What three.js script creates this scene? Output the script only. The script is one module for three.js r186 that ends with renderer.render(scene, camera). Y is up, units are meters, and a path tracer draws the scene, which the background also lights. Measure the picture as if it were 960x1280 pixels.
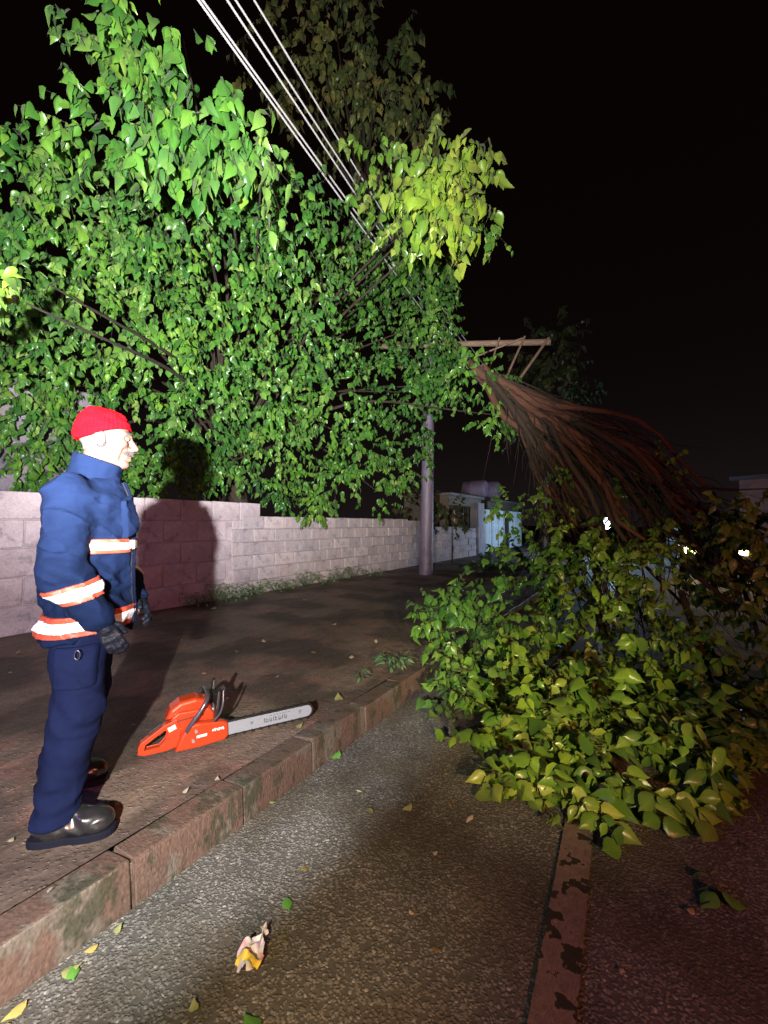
import * as THREE from 'three';
import { mergeGeometries, mergeVertices } from 'three/addons/utils/BufferGeometryUtils.js';
import { RoundedBoxGeometry } from 'three/addons/geometries/RoundedBoxGeometry.js';
import { ImprovedNoise } from 'three/addons/math/ImprovedNoise.js';

// ---------------------------------------------------------------- camera, sky, exposure
const scene = new THREE.Scene();
const CAM_Y = 1.45, F = 540, HORIZON = 655;          // metres above the road, focal length and horizon in photo pixels (960 x 1280)
const camera = new THREE.PerspectiveCamera(2 * Math.atan(640 / F) * 180 / Math.PI, 960 / 1280, 0.05, 500);
camera.position.set(0, CAM_Y, 0);
camera.rotation.x = Math.atan((HORIZON - 640) / F);
const renderer = new THREE.WebGLRenderer({ antialias: true });
renderer.toneMapping = THREE.LinearToneMapping;
renderer.toneMappingExposure = 1.1;
renderer.shadowMap.enabled = true;

const skyW = 64, skyH = 32, skyData = new Float32Array(skyW * skyH * 4);
for (let y = 0; y < skyH; y++) for (let x = 0; x < skyW; x++) {
  const el = ((y + 0.5) / skyH - 0.5) * Math.PI, g = Math.exp(-Math.max(0, el) * 5.5), i = (y * skyW + x) * 4;
  skyData[i] = 0.0018 + 0.008 * g; skyData[i + 1] = 0.0008 + 0.006 * g; skyData[i + 2] = 0.0006 + 0.0068 * g; skyData[i + 3] = 1;
}
const sky = new THREE.DataTexture(skyData, skyW, skyH, THREE.RGBAFormat, THREE.FloatType);
sky.mapping = THREE.EquirectangularReflectionMapping; sky.magFilter = THREE.LinearFilter; sky.needsUpdate = true;
scene.background = sky; scene.environment = sky; scene.environmentIntensity = 1;

// lamps: each is built further down around its light
const FLOOD = { at: [-0.42, 1.42, 0.25], aim: [-0.42, 0.085, -0.905], high: [-0.21, 0.47, -0.85], hot: 540, ring: 60, spill: 15 };
const HALOGEN = { at: [0.6, 1.2, 0.8], to: [0.98, 1.0, -3.4], power: 90 };
const RED_LAMP = { at: [1.55, 2.0, 2.4], power: 46 };
const BLUE_LAMP = { at: [-3.4, 2.1, 1.4], power: 18 };

// ---------------------------------------------------------------- helpers
let seed = 20240611;
const rnd = () => { seed = (seed + 0x6d2b79f5) | 0; let t = Math.imul(seed ^ (seed >>> 15), 1 | seed); t = (t + Math.imul(t ^ (t >>> 7), 61 | t)) ^ t; return ((t ^ (t >>> 14)) >>> 0) / 4294967296; };
const R = (a, b) => a + (b - a) * rnd();
const V = (x, y, z) => new THREE.Vector3(x, y, z);
const lin = (r, g, b) => new THREE.Color().setRGB(r, g, b);
const lerp = (a, b, t) => a + (b - a) * t, clamp = (x, a, b) => Math.min(b, Math.max(a, x));
const sstep = (a, b, x) => { const t = clamp((x - a) / (b - a), 0, 1); return t * t * (3 - 2 * t); };
const perlin = new ImprovedNoise();
const gappy = (p, f, t) => perlin.noise(p.x * f + 5, p.y * f + 9, p.z * f) + 0.5 * perlin.noise(p.x * f * 2.3, p.y * f * 2.3, p.z * f * 2.3 + 4) > t;   // open places in a crown
const fbm = (x, y, z, o = 4) => { let s = 0, a = 0.5; for (let i = 0; i < o; i++) { s += a * perlin.noise(x, y, z); x *= 2.03; y *= 2.03; z *= 2.03; a *= 0.5; } return s; };
// a photo pixel at a depth (metres straight ahead of the camera) and a pixel on a level surface
const P = (px, py, d) => V((px - 480) / F * d, CAM_Y + (HORIZON - py) / F * d, -d);
const onLevel = (px, py, y = 0) => { const d = (CAM_Y - y) * F / (py - HORIZON); return V((px - 480) / F * d, y, -d); };
const toPixel = (v) => [480 + v.x / -v.z * F, HORIZON - (v.y - CAM_Y) / -v.z * F];

const used = {};
const numbered = (n) => { used[n] = (used[n] ?? -1) + 1; return used[n] ? `${n}_${String(used[n]).padStart(3, '0')}` : n; };
function tag(o, label, category, group, kind) {
  if (label) o.userData.label = label; if (category) o.userData.category = category; if (group) o.userData.group = group; if (kind) o.userData.kind = kind;
  return o;
}
function thing(name, label, category, at, group) {
  const g = new THREE.Group(); g.name = numbered(name); if (at) g.position.copy(at); scene.add(g);
  return tag(g, label, category, group);
}
function mesh(name, geo, mat, parent = scene) {
  const m = new THREE.Mesh(geo, mat); m.name = parent === scene ? numbered(name) : name; m.castShadow = m.receiveShadow = true; parent.add(m); return m;
}
const struct = (name, geo, mat, label) => { const m = mesh(name, geo, mat); m.userData.kind = 'structure'; if (label) m.userData.label = label; return m; };
const merge = (list) => mergeGeometries(list.map((g) => { const h = g.index ? g.toNonIndexed() : g; for (const k of Object.keys(h.attributes)) if (!['position', 'normal', 'uv'].includes(k)) h.deleteAttribute(k); return h; }));
const box = (w, h, d, x = 0, y = 0, z = 0) => new THREE.BoxGeometry(w, h, d).translate(x, y, z);
function tube(points, r0, r1 = r0, sides = 7, seg = 10, taper = 1) {
  const c = new THREE.CatmullRomCurve3(points), g = new THREE.TubeGeometry(c, seg, 1, sides, false), p = g.attributes.position, q = V();
  for (let i = 0; i <= seg; i++) {
    const t = i / seg, r = lerp(r0, r1, Math.pow(t, taper)); c.getPointAt(t, q);
    for (let j = 0; j <= sides; j++) { const k = i * (sides + 1) + j; p.setXYZ(k, q.x + (p.getX(k) - q.x) * r, q.y + (p.getY(k) - q.y) * r, q.z + (p.getZ(k) - q.z) * r); }
  }
  return g;
}

// ---------------------------------------------------------------- textures
const hash = (x, y, s) => { let h = Math.imul(x, 374761393) ^ Math.imul(y, 668265263) ^ Math.imul(s, 1274126177); h = Math.imul(h ^ (h >>> 13), 1274126177); return ((h ^ (h >>> 16)) >>> 0) / 4294967296; };
const vnoise = (x, y, per, s) => {           // value noise that repeats every per cells
  const xi = Math.floor(x), yi = Math.floor(y), fx = x - xi, fy = y - yi, u = fx * fx * (3 - 2 * fx), v = fy * fy * (3 - 2 * fy), w = (k) => ((k % per) + per) % per;
  return lerp(lerp(hash(w(xi), w(yi), s), hash(w(xi + 1), w(yi), s), u), lerp(hash(w(xi), w(yi + 1), s), hash(w(xi + 1), w(yi + 1), s), u), v);
};
const tnoise = (u, v, freq, s, o = 4) => { let a = 0.5, t = 0, n = 0; for (let i = 0; i < o; i++) { t += a * vnoise(u * freq, v * freq, freq, s + i * 17); n += a; a *= 0.5; freq *= 2; } return t / n; };
function dataTex(size, fn, srgb = false, ru = 1, rv = 1) {          // fn(u, v) gives [r, g, b, (a)] between 0 and 1; colours are linear and are stored as sRGB
  const d = new Uint8Array(size * size * 4), enc = (c) => 255 * clamp(c <= 0.0031308 ? c * 12.92 : 1.055 * Math.pow(c, 1 / 2.4) - 0.055, 0, 1);
  for (let y = 0; y < size; y++) for (let x = 0; x < size; x++) {
    const c = fn((x + 0.5) / size, (y + 0.5) / size, x, y), i = (y * size + x) * 4;
    for (let k = 0; k < 3; k++) d[i + k] = srgb ? enc(c[k]) : 255 * clamp(c[k], 0, 1);
    d[i + 3] = c.length > 3 ? 255 * clamp(c[3], 0, 1) : 255;
  }
  const t = new THREE.DataTexture(d, size, size, THREE.RGBAFormat); t.magFilter = THREE.LinearFilter; t.minFilter = THREE.LinearMipmapLinearFilter; t.generateMipmaps = true;
  t.wrapS = t.wrapT = THREE.RepeatWrapping; t.repeat.set(ru, rv); if (srgb) t.colorSpace = THREE.SRGBColorSpace; t.needsUpdate = true; return t;
}
// stones scattered on a repeating tile: 0 = binder, else a stone's tone and height
function stones(size, count, rMin, rMax, s) {
  const h = new Float32Array(size * size), tone = new Float32Array(size * size), keep = seed; seed = s;
  for (let k = 0; k < count; k++) {
    const cx = rnd() * size, cy = rnd() * size, a = R(rMin, rMax) * size, b = a * R(0.5, 1), th = R(0, 3.14), tn = R(0.15, 1), co = Math.cos(th), si = Math.sin(th), m = Math.ceil(a);
    for (let y = -m; y <= m; y++) for (let x = -m; x <= m; x++) {
      const X = (x * co + y * si) / a, Y = (-x * si + y * co) / b, q = X * X + Y * Y; if (q > 1) continue;
      const i = ((Math.floor(cy + y) + size) % size) * size + (Math.floor(cx + x) + size) % size, e = Math.sqrt(1 - q);
      if (e > h[i]) { h[i] = e; tone[i] = tn; }
    }
  }
  seed = keep; return { h, tone };
}

// road: wet chip-seal asphalt
const RS = 1024, roadStones = stones(RS, 15000, 0.0022, 0.0058, 77);
const roadMap = dataTex(RS, (u, v, x, y) => {
  const i = y * RS + x, h = roadStones.h[i], t = roadStones.tone[i], n = tnoise(u, v, 6, 3), f = tnoise(u, v, 90, 9, 2), pale = t > 0.95 ? 0.27 : 0.10 + 0.08 * t;
  const k = h > 0.25 ? pale : 0.08, m = (0.6 + 0.75 * n) * (0.75 + 0.5 * f);
  const mud = sstep(0.5, 0.66, tnoise(u, v, 3, 4, 4)) * 0.5; return [lerp(k * m * 1.02, 0.075 * m, mud), lerp(k * m, 0.062 * m, mud), lerp(k * m * 0.93, 0.043 * m, mud)];
}, true);
const roadBump = dataTex(RS, (u, v, x, y) => { const h = roadStones.h[y * RS + x] * 0.75 + 0.2 * tnoise(u, v, 128, 5, 2); return [h, h, h]; });
const roadRough = dataTex(256, (u, v) => { const n = 0.62 + 0.34 * tnoise(u, v, 8, 21); return [n, n, n]; });
const roadMat = new THREE.MeshPhysicalMaterial({ specularIntensity: 0.4, map: roadMap, bumpMap: roadBump, bumpScale: 0.0034, roughnessMap: roadRough, roughness: 1 });

// pavement: wet, muddy old concrete, brown, with darker damp patches and trodden dirt
const PS = 1024, paveStones = stones(PS, 5200, 0.0012, 0.0042, 99);
const paveMap = dataTex(PS, (u, v, x, y) => {
  const i = y * PS + x, n = tnoise(u, v, 4, 31, 5), g = tnoise(u, v, 11, 47, 5), f = tnoise(u, v, 120, 53, 2), streak = tnoise(u * 1, v * 4, 8, 61, 3);
  let k = 0.5 + 0.9 * n; k *= 0.7 + 0.5 * f; k *= 0.75 + 0.5 * streak;
  const red = sstep(0.5, 0.75, g), pale = paveStones.h[i] > 0.3 && paveStones.tone[i] > 0.6 ? 0.05 * paveStones.tone[i] : 0;
  const wet = sstep(0.55, 0.4, n) * 0.35;
  return [(0.135 + 0.04 * red + pale * 1.4) * k * (1 - wet), (0.098 + 0.004 * red + pale * 1.3) * k * (1 - wet), (0.08 + pale * 1.2) * k * (1 - wet)];
}, true);
const paveBump = dataTex(PS, (u, v, x, y) => { const h = 0.55 * tnoise(u, v, 16, 71, 5) + 0.3 * tnoise(u, v, 96, 72, 3) + 0.25 * paveStones.h[y * PS + x]; return [h, h, h]; });
const paveRough = dataTex(256, (u, v) => { const n = 0.55 + 0.45 * tnoise(u, v, 8, 83); return [n, n, n]; });
const paveMat = new THREE.MeshStandardMaterial({ map: paveMap, bumpMap: paveBump, bumpScale: 0.014, roughnessMap: paveRough, roughness: 1 });

// stone and concrete: tint from the material's colour
const grainMap = dataTex(512, (u, v) => { const a = tnoise(u, v, 5, 101, 5), b = tnoise(u, v, 64, 102, 3), c = 0.55 + 0.55 * a + 0.3 * (b - 0.5), st = sstep(0.62, 0.75, tnoise(u, v, 9, 103, 4)) * 0.25; return [c - st, c - st * 0.95, c - st * 0.85]; }, true);
const grainBump = dataTex(512, (u, v) => { const h = 0.5 * tnoise(u, v, 14, 111, 4) + 0.5 * tnoise(u, v, 80, 112, 3); return [h, h, h]; });
const stoneMat = (r, g, b, rough = 0.85, bump = 0.008) => new THREE.MeshStandardMaterial({ color: lin(r, g, b), map: grainMap, bumpMap: grainBump, bumpScale: bump, roughness: rough });
const kerbMap = dataTex(512, (u, v) => {                               // old red-brown paint over grey stone, chipped and mossy
  const n = tnoise(u, v, 6, 121, 5), m = tnoise(u, v, 12, 122, 5), f = tnoise(u, v, 100, 123, 2), paint = sstep(0.40, 0.5, n), moss = sstep(0.56, 0.7, m) * 0.8, k = 0.65 + 0.7 * f;
  const c = [lerp(0.105, 0.095, paint), lerp(0.09, 0.062, paint), lerp(0.076, 0.05, paint)].map((x) => x * k);
  return [lerp(c[0], 0.035 * k, moss), lerp(c[1], 0.038 * k, moss), lerp(c[2], 0.024 * k, moss)];
}, true);
const kerbMats = [1.05, 0.95, 1.1, 1.0].map((k) => new THREE.MeshStandardMaterial({ color: lin(k, k, k), map: kerbMap, bumpMap: grainBump, bumpScale: 0.006, roughness: 0.5 }));
const barkMap = dataTex(256, (u, v) => { const a = tnoise(u, v * 3, 8, 131, 4), b = tnoise(u, v, 40, 132, 2), k = 0.35 + 0.8 * a + 0.3 * (b - 0.5); return [k, k, k]; }, true, 4, 1);
const barkBump = dataTex(256, (u, v) => { const h = tnoise(u, v * 3, 8, 131, 4); return [h, h, h]; }, false, 4, 1);
const barkMat = new THREE.MeshStandardMaterial({ color: lin(0.05, 0.033, 0.02), map: barkMap, bumpMap: barkBump, bumpScale: 0.02, roughness: 0.85 });
const rawBarkMat = new THREE.MeshStandardMaterial({ color: lin(0.13, 0.058, 0.032), map: barkMap, bumpMap: barkBump, bumpScale: 0.02, roughness: 0.85 });

// ---------------------------------------------------------------- the street: ground, road, kerb, pavement
const KU = V(0.513, 0, -0.858), KN = V(0.858, 0, 0.513), K0 = V(-1.17, 0, -1.32);     // kerb direction, its normal towards the road, a point on it
const along = (s, n, y) => V(K0.x + KU.x * s + KN.x * n, y, K0.z + KU.z * s + KN.z * n);
const PY = 0.17;                                                                       // pavement height
function sheet(s0, s1, n0, n1, y, ns, nn, tile, fn) {                                  // a level strip in street coordinates, uv in metres / tile
  const pos = [], uv = [], idx = [];
  for (let i = 0; i <= ns; i++) for (let j = 0; j <= nn; j++) {
    const s = lerp(s0, s1, i / ns), n = lerp(n0, n1, j / nn), p = along(s, n, y + (fn ? fn(s, n) : 0)); pos.push(p.x, p.y, p.z); uv.push(s / tile, n / tile);
    if (i < ns && j < nn) { const a = i * (nn + 1) + j, b = a + nn + 1; idx.push(a, a + 1, b, b, a + 1, b + 1); }
  }
  const g = new THREE.BufferGeometry(); g.setAttribute('position', new THREE.Float32BufferAttribute(pos, 3)); g.setAttribute('uv', new THREE.Float32BufferAttribute(uv, 2)); g.setIndex(idx); g.computeVertexNormals();
  if (g.attributes.normal.getY(0) < 0) { for (let i = 0; i < idx.length; i += 3) [idx[i + 1], idx[i + 2]] = [idx[i + 2], idx[i + 1]]; g.setIndex(idx); g.computeVertexNormals(); }
  return g;
}
struct('ground', new THREE.CircleGeometry(250, 48).rotateX(-Math.PI / 2).translate(0, -0.05, 0), new THREE.MeshStandardMaterial({ color: lin(0.035, 0.032, 0.026), roughness: 0.95 }));
struct('road', sheet(-12, 120, 0.01, 12, 0, 200, 30, 1.3, (s, n) => 0.008 * fbm(s * 0.9, n * 0.9, 3, 2)), roadMat);
struct('pavement', sheet(-8, 60, -5.2, -0.15, PY - 0.004, 240, 60, 1.9, (s, n) => 0.022 * fbm(s * 1.1, n * 1.6, 7, 4) * sstep(-0.15, -0.5, n)), paveMat);
const bankGeo = sheet(-14, 60, -30, -5.1, PY + 0.1, 60, 24, 2, (s, n) => 0.9 * sstep(-5.3, -9, n) + 0.3 * fbm(s * 0.4, n * 0.4, 2, 3));
struct('earth_bank', bankGeo, new THREE.MeshStandardMaterial({ color: lin(0.6, 0.55, 0.5), map: paveMap, roughness: 0.95 }));

// kerb: a row of stones with mortar joints
const kerb = new THREE.Group(); kerb.name = 'kerb'; kerb.userData = { kind: 'structure', label: 'row of worn red-brown kerb stones along the pavement edge' }; scene.add(kerb);
function stoneGeo(w, h, d, j, ns = 4) {                                                // a block with worn, uneven faces
  const g = mergeVertices(new RoundedBoxGeometry(w, h, d, 2, Math.min(w, h, d) * 0.09).deleteAttribute('uv').deleteAttribute('normal'), 1e-5), p = g.attributes.position, o = R(0, 90);
  for (let i = 0; i < p.count; i++) { const x = p.getX(i), y = p.getY(i), z = p.getZ(i); p.setXYZ(i, x + j * perlin.noise(x * ns + o, y * ns, z * ns), y + j * perlin.noise(x * ns, y * ns + o, z * ns), z + j * perlin.noise(x * ns, y * ns, z * ns + o)); }
  g.computeVertexNormals();
  const n = g.attributes.normal, uv = []; const ox = R(0, 9), oy = R(0, 9);
  for (let i = 0; i < p.count; i++) { const ax = Math.abs(n.getX(i)), ay = Math.abs(n.getY(i)), az = Math.abs(n.getZ(i)), x = p.getX(i), y = p.getY(i), z = p.getZ(i); ay > ax && ay > az ? uv.push(x + ox, z + oy) : ax > az ? uv.push(z + ox, y + oy) : uv.push(x + ox, y + oy); }
  g.setAttribute('uv', new THREE.Float32BufferAttribute(uv, 2)); return g;
}
const kerbGeos = [0, 1, 2, 3].map(() => stoneGeo(1, 0.3, 0.155, 0.008, 6));
const kerbJoints = [-3.2, -2.65, -2.1, -1.55, -1.0, -0.35, 0.42, 0.95, 1.46, 2.03, 2.58, 3.1, 3.65];
for (let s = 4.2; s < 26; s += 0.54) kerbJoints.push(s);
for (let i = 0; i + 1 < kerbJoints.length; i++) {
  const a = kerbJoints[i], b = kerbJoints[i + 1], m = mesh('kerb_stone', kerbGeos[i % 4], kerbMats[(i * 7) % 4], kerb), c = along((a + b) / 2, -0.075 + R(-0.006, 0.006), PY - 0.15 + R(-0.004, 0.003));
  m.position.copy(c); m.rotation.set(R(-0.02, 0.02) - 0.05, Math.atan2(-KU.z, KU.x) + R(-0.006, 0.006), R(-0.006, 0.006), 'YXZ'); m.scale.set(b - a - 0.006, 1, 1);
}
const mortar = mesh('mortar_bed', box(29.5, 0.3, 0.12), stoneMat(0.14, 0.125, 0.105), kerb);
mortar.position.copy(along(11.5, -0.078, PY - 0.168)); mortar.rotation.y = Math.atan2(-KU.z, KU.x);
struct('kerb_beyond', box(90, 0.3, 0.15), kerbMats[0]).position.copy(along(71, -0.075, PY - 0.15));
scene.children.at(-1).rotation.y = Math.atan2(-KU.z, KU.x);

// worn painted line on the road
{
  const map = dataTex(512, (u, v) => { const n = tnoise(u * 0.17, v, 18, 141, 3), f = tnoise(u, v, 70, 142, 2), k = 0.75 + 0.45 * f; const edge = Math.min(u, 1 - u) + 0.07 * (tnoise(u, v, 64, 144, 3) - 0.5);
    const worn = sstep(0.565, 0.6, n + 0.12 * (f - 0.5)); return [lerp(0.26 * k * (0.6 + 0.8 * n), 0.035, worn), lerp(0.19 * k * (0.6 + 0.8 * n), 0.026, worn), lerp(0.165 * k * (0.6 + 0.8 * n), 0.022, worn), edge > 0.0 ? 1 : 0]; }, true);
  const A = onLevel(702, 1140), dir = V(0.48, 0, -0.877), nn = V(0.877, 0, 0.48), pos = [], uv = [], idx = [], N = 60;
  for (let i = 0; i <= N; i++) { const s = lerp(-2.5, 40, (i / N) ** 1.6); for (const k of [0, 1]) { pos.push(A.x + dir.x * s + nn.x * (k - 0.5) * 0.125, 0.0125, A.z + dir.z * s + nn.z * (k - 0.5) * 0.125); uv.push(k, s / 0.78); }
    if (i < N) { const a = i * 2; idx.push(a, a + 1, a + 2, a + 2, a + 1, a + 3); } }
  const g = new THREE.BufferGeometry(); g.setAttribute('position', new THREE.Float32BufferAttribute(pos, 3)); g.setAttribute('uv', new THREE.Float32BufferAttribute(uv, 2)); g.setIndex(idx); g.computeVertexNormals();
  struct('road_marking', g, new THREE.MeshStandardMaterial({ map, alphaTest: 0.5, roughness: 0.6, bumpMap: roadBump, bumpScale: 0.004, side: THREE.DoubleSide }), 'worn pale line painted along the road');
}

// ---------------------------------------------------------------- block wall behind the pavement
const W0 = V(-4.39, 0, -4.94), WU = V(0.535, 0, -0.845).normalize(), WN = V(-WU.z, 0, WU.x);   // WN points to the street
const wallAt = (t, n, y) => V(W0.x + WU.x * t + WN.x * n, y, W0.z + WU.z * t + WN.z * n), wallYaw = Math.atan2(-WU.z, WU.x);
{
  const g = thing('block_wall', 'low pinkish grey concrete block wall with a stepped top behind the firefighter', 'wall', wallAt(0, 0, PY));
  g.rotation.y = wallYaw;
  const big = [0, 1, 2, 3].map(() => stoneGeo(0.5, 0.325, 0.2, 0.008, 4)), small = [0, 1, 2, 3, 4].map(() => stoneGeo(0.5, 0.232, 0.2, 0.022, 7));
  const smooth = [[0.51, 0.43, 0.47], [0.49, 0.415, 0.46], [0.53, 0.44, 0.475], [0.5, 0.42, 0.455]].map((c) => stoneMat(...c, 0.8, 0.006));
  const rough = [[0.52, 0.45, 0.48], [0.57, 0.49, 0.51], [0.47, 0.41, 0.45], [0.58, 0.49, 0.51], [0.53, 0.45, 0.48]].map((c) => stoneMat(...c, 0.9, 0.014));
  const bed = stoneMat(0.47, 0.40, 0.43, 0.95, 0.02);
  const course = (t0, t1, y, h, len, geos, mats, off, jitter, end) => {
    for (let t = t0 - off; t < t1 - 0.08; t += len) {
      const a = Math.max(t0, t), b = Math.min(t1, t + len); if (b - a < 0.12) continue;
      const k = Math.floor(R(0, geos.length)), m = mesh('block', geos[k], mats[Math.floor(R(0, mats.length))], g);
      m.position.set((a + b) / 2, y + h / 2, R(-jitter, jitter)); m.scale.x = (b - a - 0.012) / 0.5; m.rotation.set(R(-0.5, 0.5) * jitter, R(-0.5, 0.5) * jitter, R(-0.4, 0.4) * jitter);
    }
  };
  // taller smooth section, then the lower rough section that starts beneath it
  for (let k = 0; k < 5; k++) course(-4, k < 2 ? 2.6 + 0.5 * k : k === 2 ? 3.1 : k === 3 ? 3.1 : 3.75, k * 0.333 + 0.0, 0.333, 0.56, big, smooth, (k % 2) * 0.28, 0.004);
  for (let k = 0; k < 6; k++) course(k < 2 ? 2.62 + 0.5 * Math.min(1, k * 0.7) : 3.12, k > 4 ? 9.4 : 10.6, k * 0.238 + R(-0.004, 0.004), 0.238, 0.52, small, rough, (k % 2) * 0.26 + 0.05, 0.012);
  for (let k = 0; k < 6; k++) if (k < 5) course(10.62, 15.1 - (k === 4 ? 1.2 : 0), k * 0.238, 0.238, 0.6, small, rough, (k % 2) * 0.3, 0.02);
  const core = mesh('mortar_core', merge([box(7.72, 1.62, 0.165, -0.14, 0.81, 0), box(6.9, 1.38, 0.15, 7.15, 0.69, 0), box(4.5, 1.1, 0.15, 12.85, 0.55, 0)]), bed, g); core.userData.label = 'pale mortar between the blocks';
}
// ---------------------------------------------------------------- leaves
function leafGeo(w, fold, droop, tip = 1) {                             // hangs from the origin down -y, faces +z, one unit long
  const rows = [[0, 0.02], [0.06, 0.27], [0.20, 0.43], [0.40, 0.42], [0.62, 0.27], [0.82, 0.10 * tip], [1, 0]], pos = [], idx = [];
  for (const [s, hw] of rows) for (const k of [-1, 0, 1]) pos.push(k * hw * w, -s + (k && s < 0.1 ? 0.07 : 0), (k ? -fold * hw * w : 0) - droop * s * s + 0.02 * Math.sin(s * 19 + k) * (k ? 1 : 0));
  for (let i = 0; i + 1 < rows.length; i++) for (const k of [0, 1]) { const a = i * 3 + k, b = a + 3; idx.push(a, b, a + 1, a + 1, b, b + 1); }
  const g = new THREE.BufferGeometry(); g.setAttribute('position', new THREE.Float32BufferAttribute(pos, 3)); g.setIndex(idx); g.computeVertexNormals();
  g.setAttribute('uv', new THREE.Float32BufferAttribute(pos.flatMap((_, i) => i % 3 ? [] : [pos[i] + 0.5, -pos[i + 1]]), 2)); return g;
}
const leafGeos = [leafGeo(0.95, 0.5, 0.3), leafGeo(0.8, 0.8, 0.45), leafGeo(1.02, 0.35, -0.2), leafGeo(0.66, 0.65, 0.6, 1.4), leafGeo(0.74, -0.4, 0.35, 1.2), leafGeo(0.9, 0.9, 0.1)];
const veinMap = dataTex(256, (u, v) => {                                 // pale veins on a mottled blade
  const x = Math.abs(u - 0.5), mid = sstep(0.016, 0.004, x), side = sstep(0.10, 0.02, Math.abs(((v - x * 0.75) * 7.5) % 1 - 0.5)) * sstep(0.5, 0.0, x), n = 0.78 + 0.3 * tnoise(u, v, 8, 151, 4), k = n + 0.34 * mid + 0.16 * side;
  return [k * 0.92 + 0.06 * mid, k * 0.92, k * 0.9];
}, true);
const leafMat = (r, g, b) => new THREE.MeshPhysicalMaterial({ color: lin(r, g, b), map: veinMap, roughness: 0.85, transmission: 0.3, thickness: 0, clearcoat: 0.5, clearcoatRoughness: 0.27, specularIntensity: 0.5, side: THREE.DoubleSide });
const whiteLeaf = leafMat(1, 1, 1);
const TMP = new THREE.Object3D();
function leafMatrix(pos, hang, normal, size) {
  const y = hang.clone().negate().normalize(), z = normal.clone().addScaledVector(y, -normal.dot(y)).normalize(), x = V().crossVectors(y, z);
  return new THREE.Matrix4().makeBasis(x, y, z).scale(V(size, size, size)).setPosition(pos);
}
// sprays of leaves in a crown made of clumps. clump: [centre, rx, ry, rz, leaves, size, hang, tint?]
function spraysIn(clumps, out, twigs, { floor = null, shell = 0.33, keep = null } = {}) {
  for (const [c, rx, ry, rz, count, size, hang = 0.8, tint = 0] of clumps) {
    const clumpTone = R(-0.5, 0.35);
    for (let left = count; left > 0;) {
      const n = Math.floor(R(5, 11)); left -= n;
      const th = R(0, 2 * Math.PI), u = R(-1, 1), q = Math.sqrt(1 - u * u), dir = V(q * Math.cos(th), u, q * Math.sin(th)), rr = Math.pow(rnd(), shell) * R(0.8, 1.0);
      const o = V(c.x + dir.x * rx * rr, c.y + dir.y * ry * rr, c.z + dir.z * rz * rr);
      const out3 = dir.clone().add(V(R(-0.5, 0.5), R(-0.5, 0.3), R(-0.5, 0.5))).normalize(), d = out3.clone().add(V(0, -0.25 * hang, 0)).normalize();
      const side = V().crossVectors(d, V(0, 1, 0)).normalize(), pts = [], tone = R(-1, 1), sage = Math.max(0, R(-0.5, 0.8));
      for (let k = 0; k < n; k++) {
        const s = k * size * 0.38, p = o.clone().addScaledVector(d, s).add(V(0, -0.10 * s * s * hang * 3, 0));
        if (floor !== null && p.y < floor + 0.05) p.y = floor + R(0.04, 0.12);
        if (keep && !keep(p)) continue;
        pts.push(p);
        const sg = k % 2 ? 1 : -1, h = V(0, -hang, 0).addScaledVector(side, sg * R(0.25, 0.8)).addScaledVector(d, R(0.1, 0.6)).add(V(R(-0.25, 0.25), R(-0.25, 0.25), R(-0.25, 0.25)));
        if (floor !== null && p.y < floor + 0.25) h.y *= 0.15;
        const nn = out3.clone().multiplyScalar(0.6).add(V(R(-0.9, 0.9), R(-0.2, 1.0), R(-0.6, 0.9)));
        const sz = size * R(0.5, 1.35);
        out.push({ m: leafMatrix(p, h, nn, sz), p, sz, g: Math.floor(R(0, leafGeos.length)), tone: clamp(clumpTone + tone * 0.45 + R(-0.5, 0.5), -1, 1), tint, sage });
      }
      if (pts.length > 2) twigs.push(tube(pts, 0.006, 0.002, 3, pts.length));
    }
  }
}
// the leaves that show largest become parts of their own, the rest is one mass for each of the leaf shapes
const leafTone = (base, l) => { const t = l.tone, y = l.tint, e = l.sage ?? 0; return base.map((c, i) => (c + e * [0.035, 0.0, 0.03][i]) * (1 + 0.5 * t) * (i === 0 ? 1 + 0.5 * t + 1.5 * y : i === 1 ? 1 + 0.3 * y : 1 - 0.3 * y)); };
function addLeaves(tree, leaves, base, singles) {
  const best = new Map();
  for (const l of leaves) { const [x, y] = toPixel(l.p); if (l.p.z > -0.5 || x < 0 || x > 960 || y < 0 || y > 1280) continue; const k = Math.floor(x / 9) * 1000 + Math.floor(y / 9), b = best.get(k); if (!b || b.p.z < l.p.z) best.set(k, l); }
  const picked = [...best.values()].sort((a, b) => b.sz / -b.p.z - a.sz / -a.p.z).slice(0, singles), set = new Set(picked);
  const shades = [-0.8, -0.4, 0, 0.4, 0.8], mats = new Map();
  for (const l of picked) {
    const k = shades.reduce((a, b) => (Math.abs(b - l.tone) < Math.abs(a - l.tone) ? b : a)), key = k + '/' + l.tint + (l.sage > 0.3);
    if (!mats.has(key)) mats.set(key, leafMat(...leafTone(base, { tone: k, tint: l.tint, sage: l.sage > 0.3 ? 0.55 : 0.1 })));
    const m = mesh('leaf', leafGeos[l.g], mats.get(key), tree); m.applyMatrix4(l.m);
  }
  leafGeos.forEach((g, gi) => {
    const rest = leaves.filter((l) => l.g === gi && !set.has(l)); if (!rest.length) return;
    const im = new THREE.InstancedMesh(g, whiteLeaf, rest.length); im.name = 'foliage'; im.userData.kind = 'stuff'; im.castShadow = im.receiveShadow = true;
    rest.forEach((l, i) => { im.setMatrixAt(i, l.m); const c = leafTone(base, l); im.setColorAt(i, lin(...c)); });
    tree.add(im);
  });
}
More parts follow.
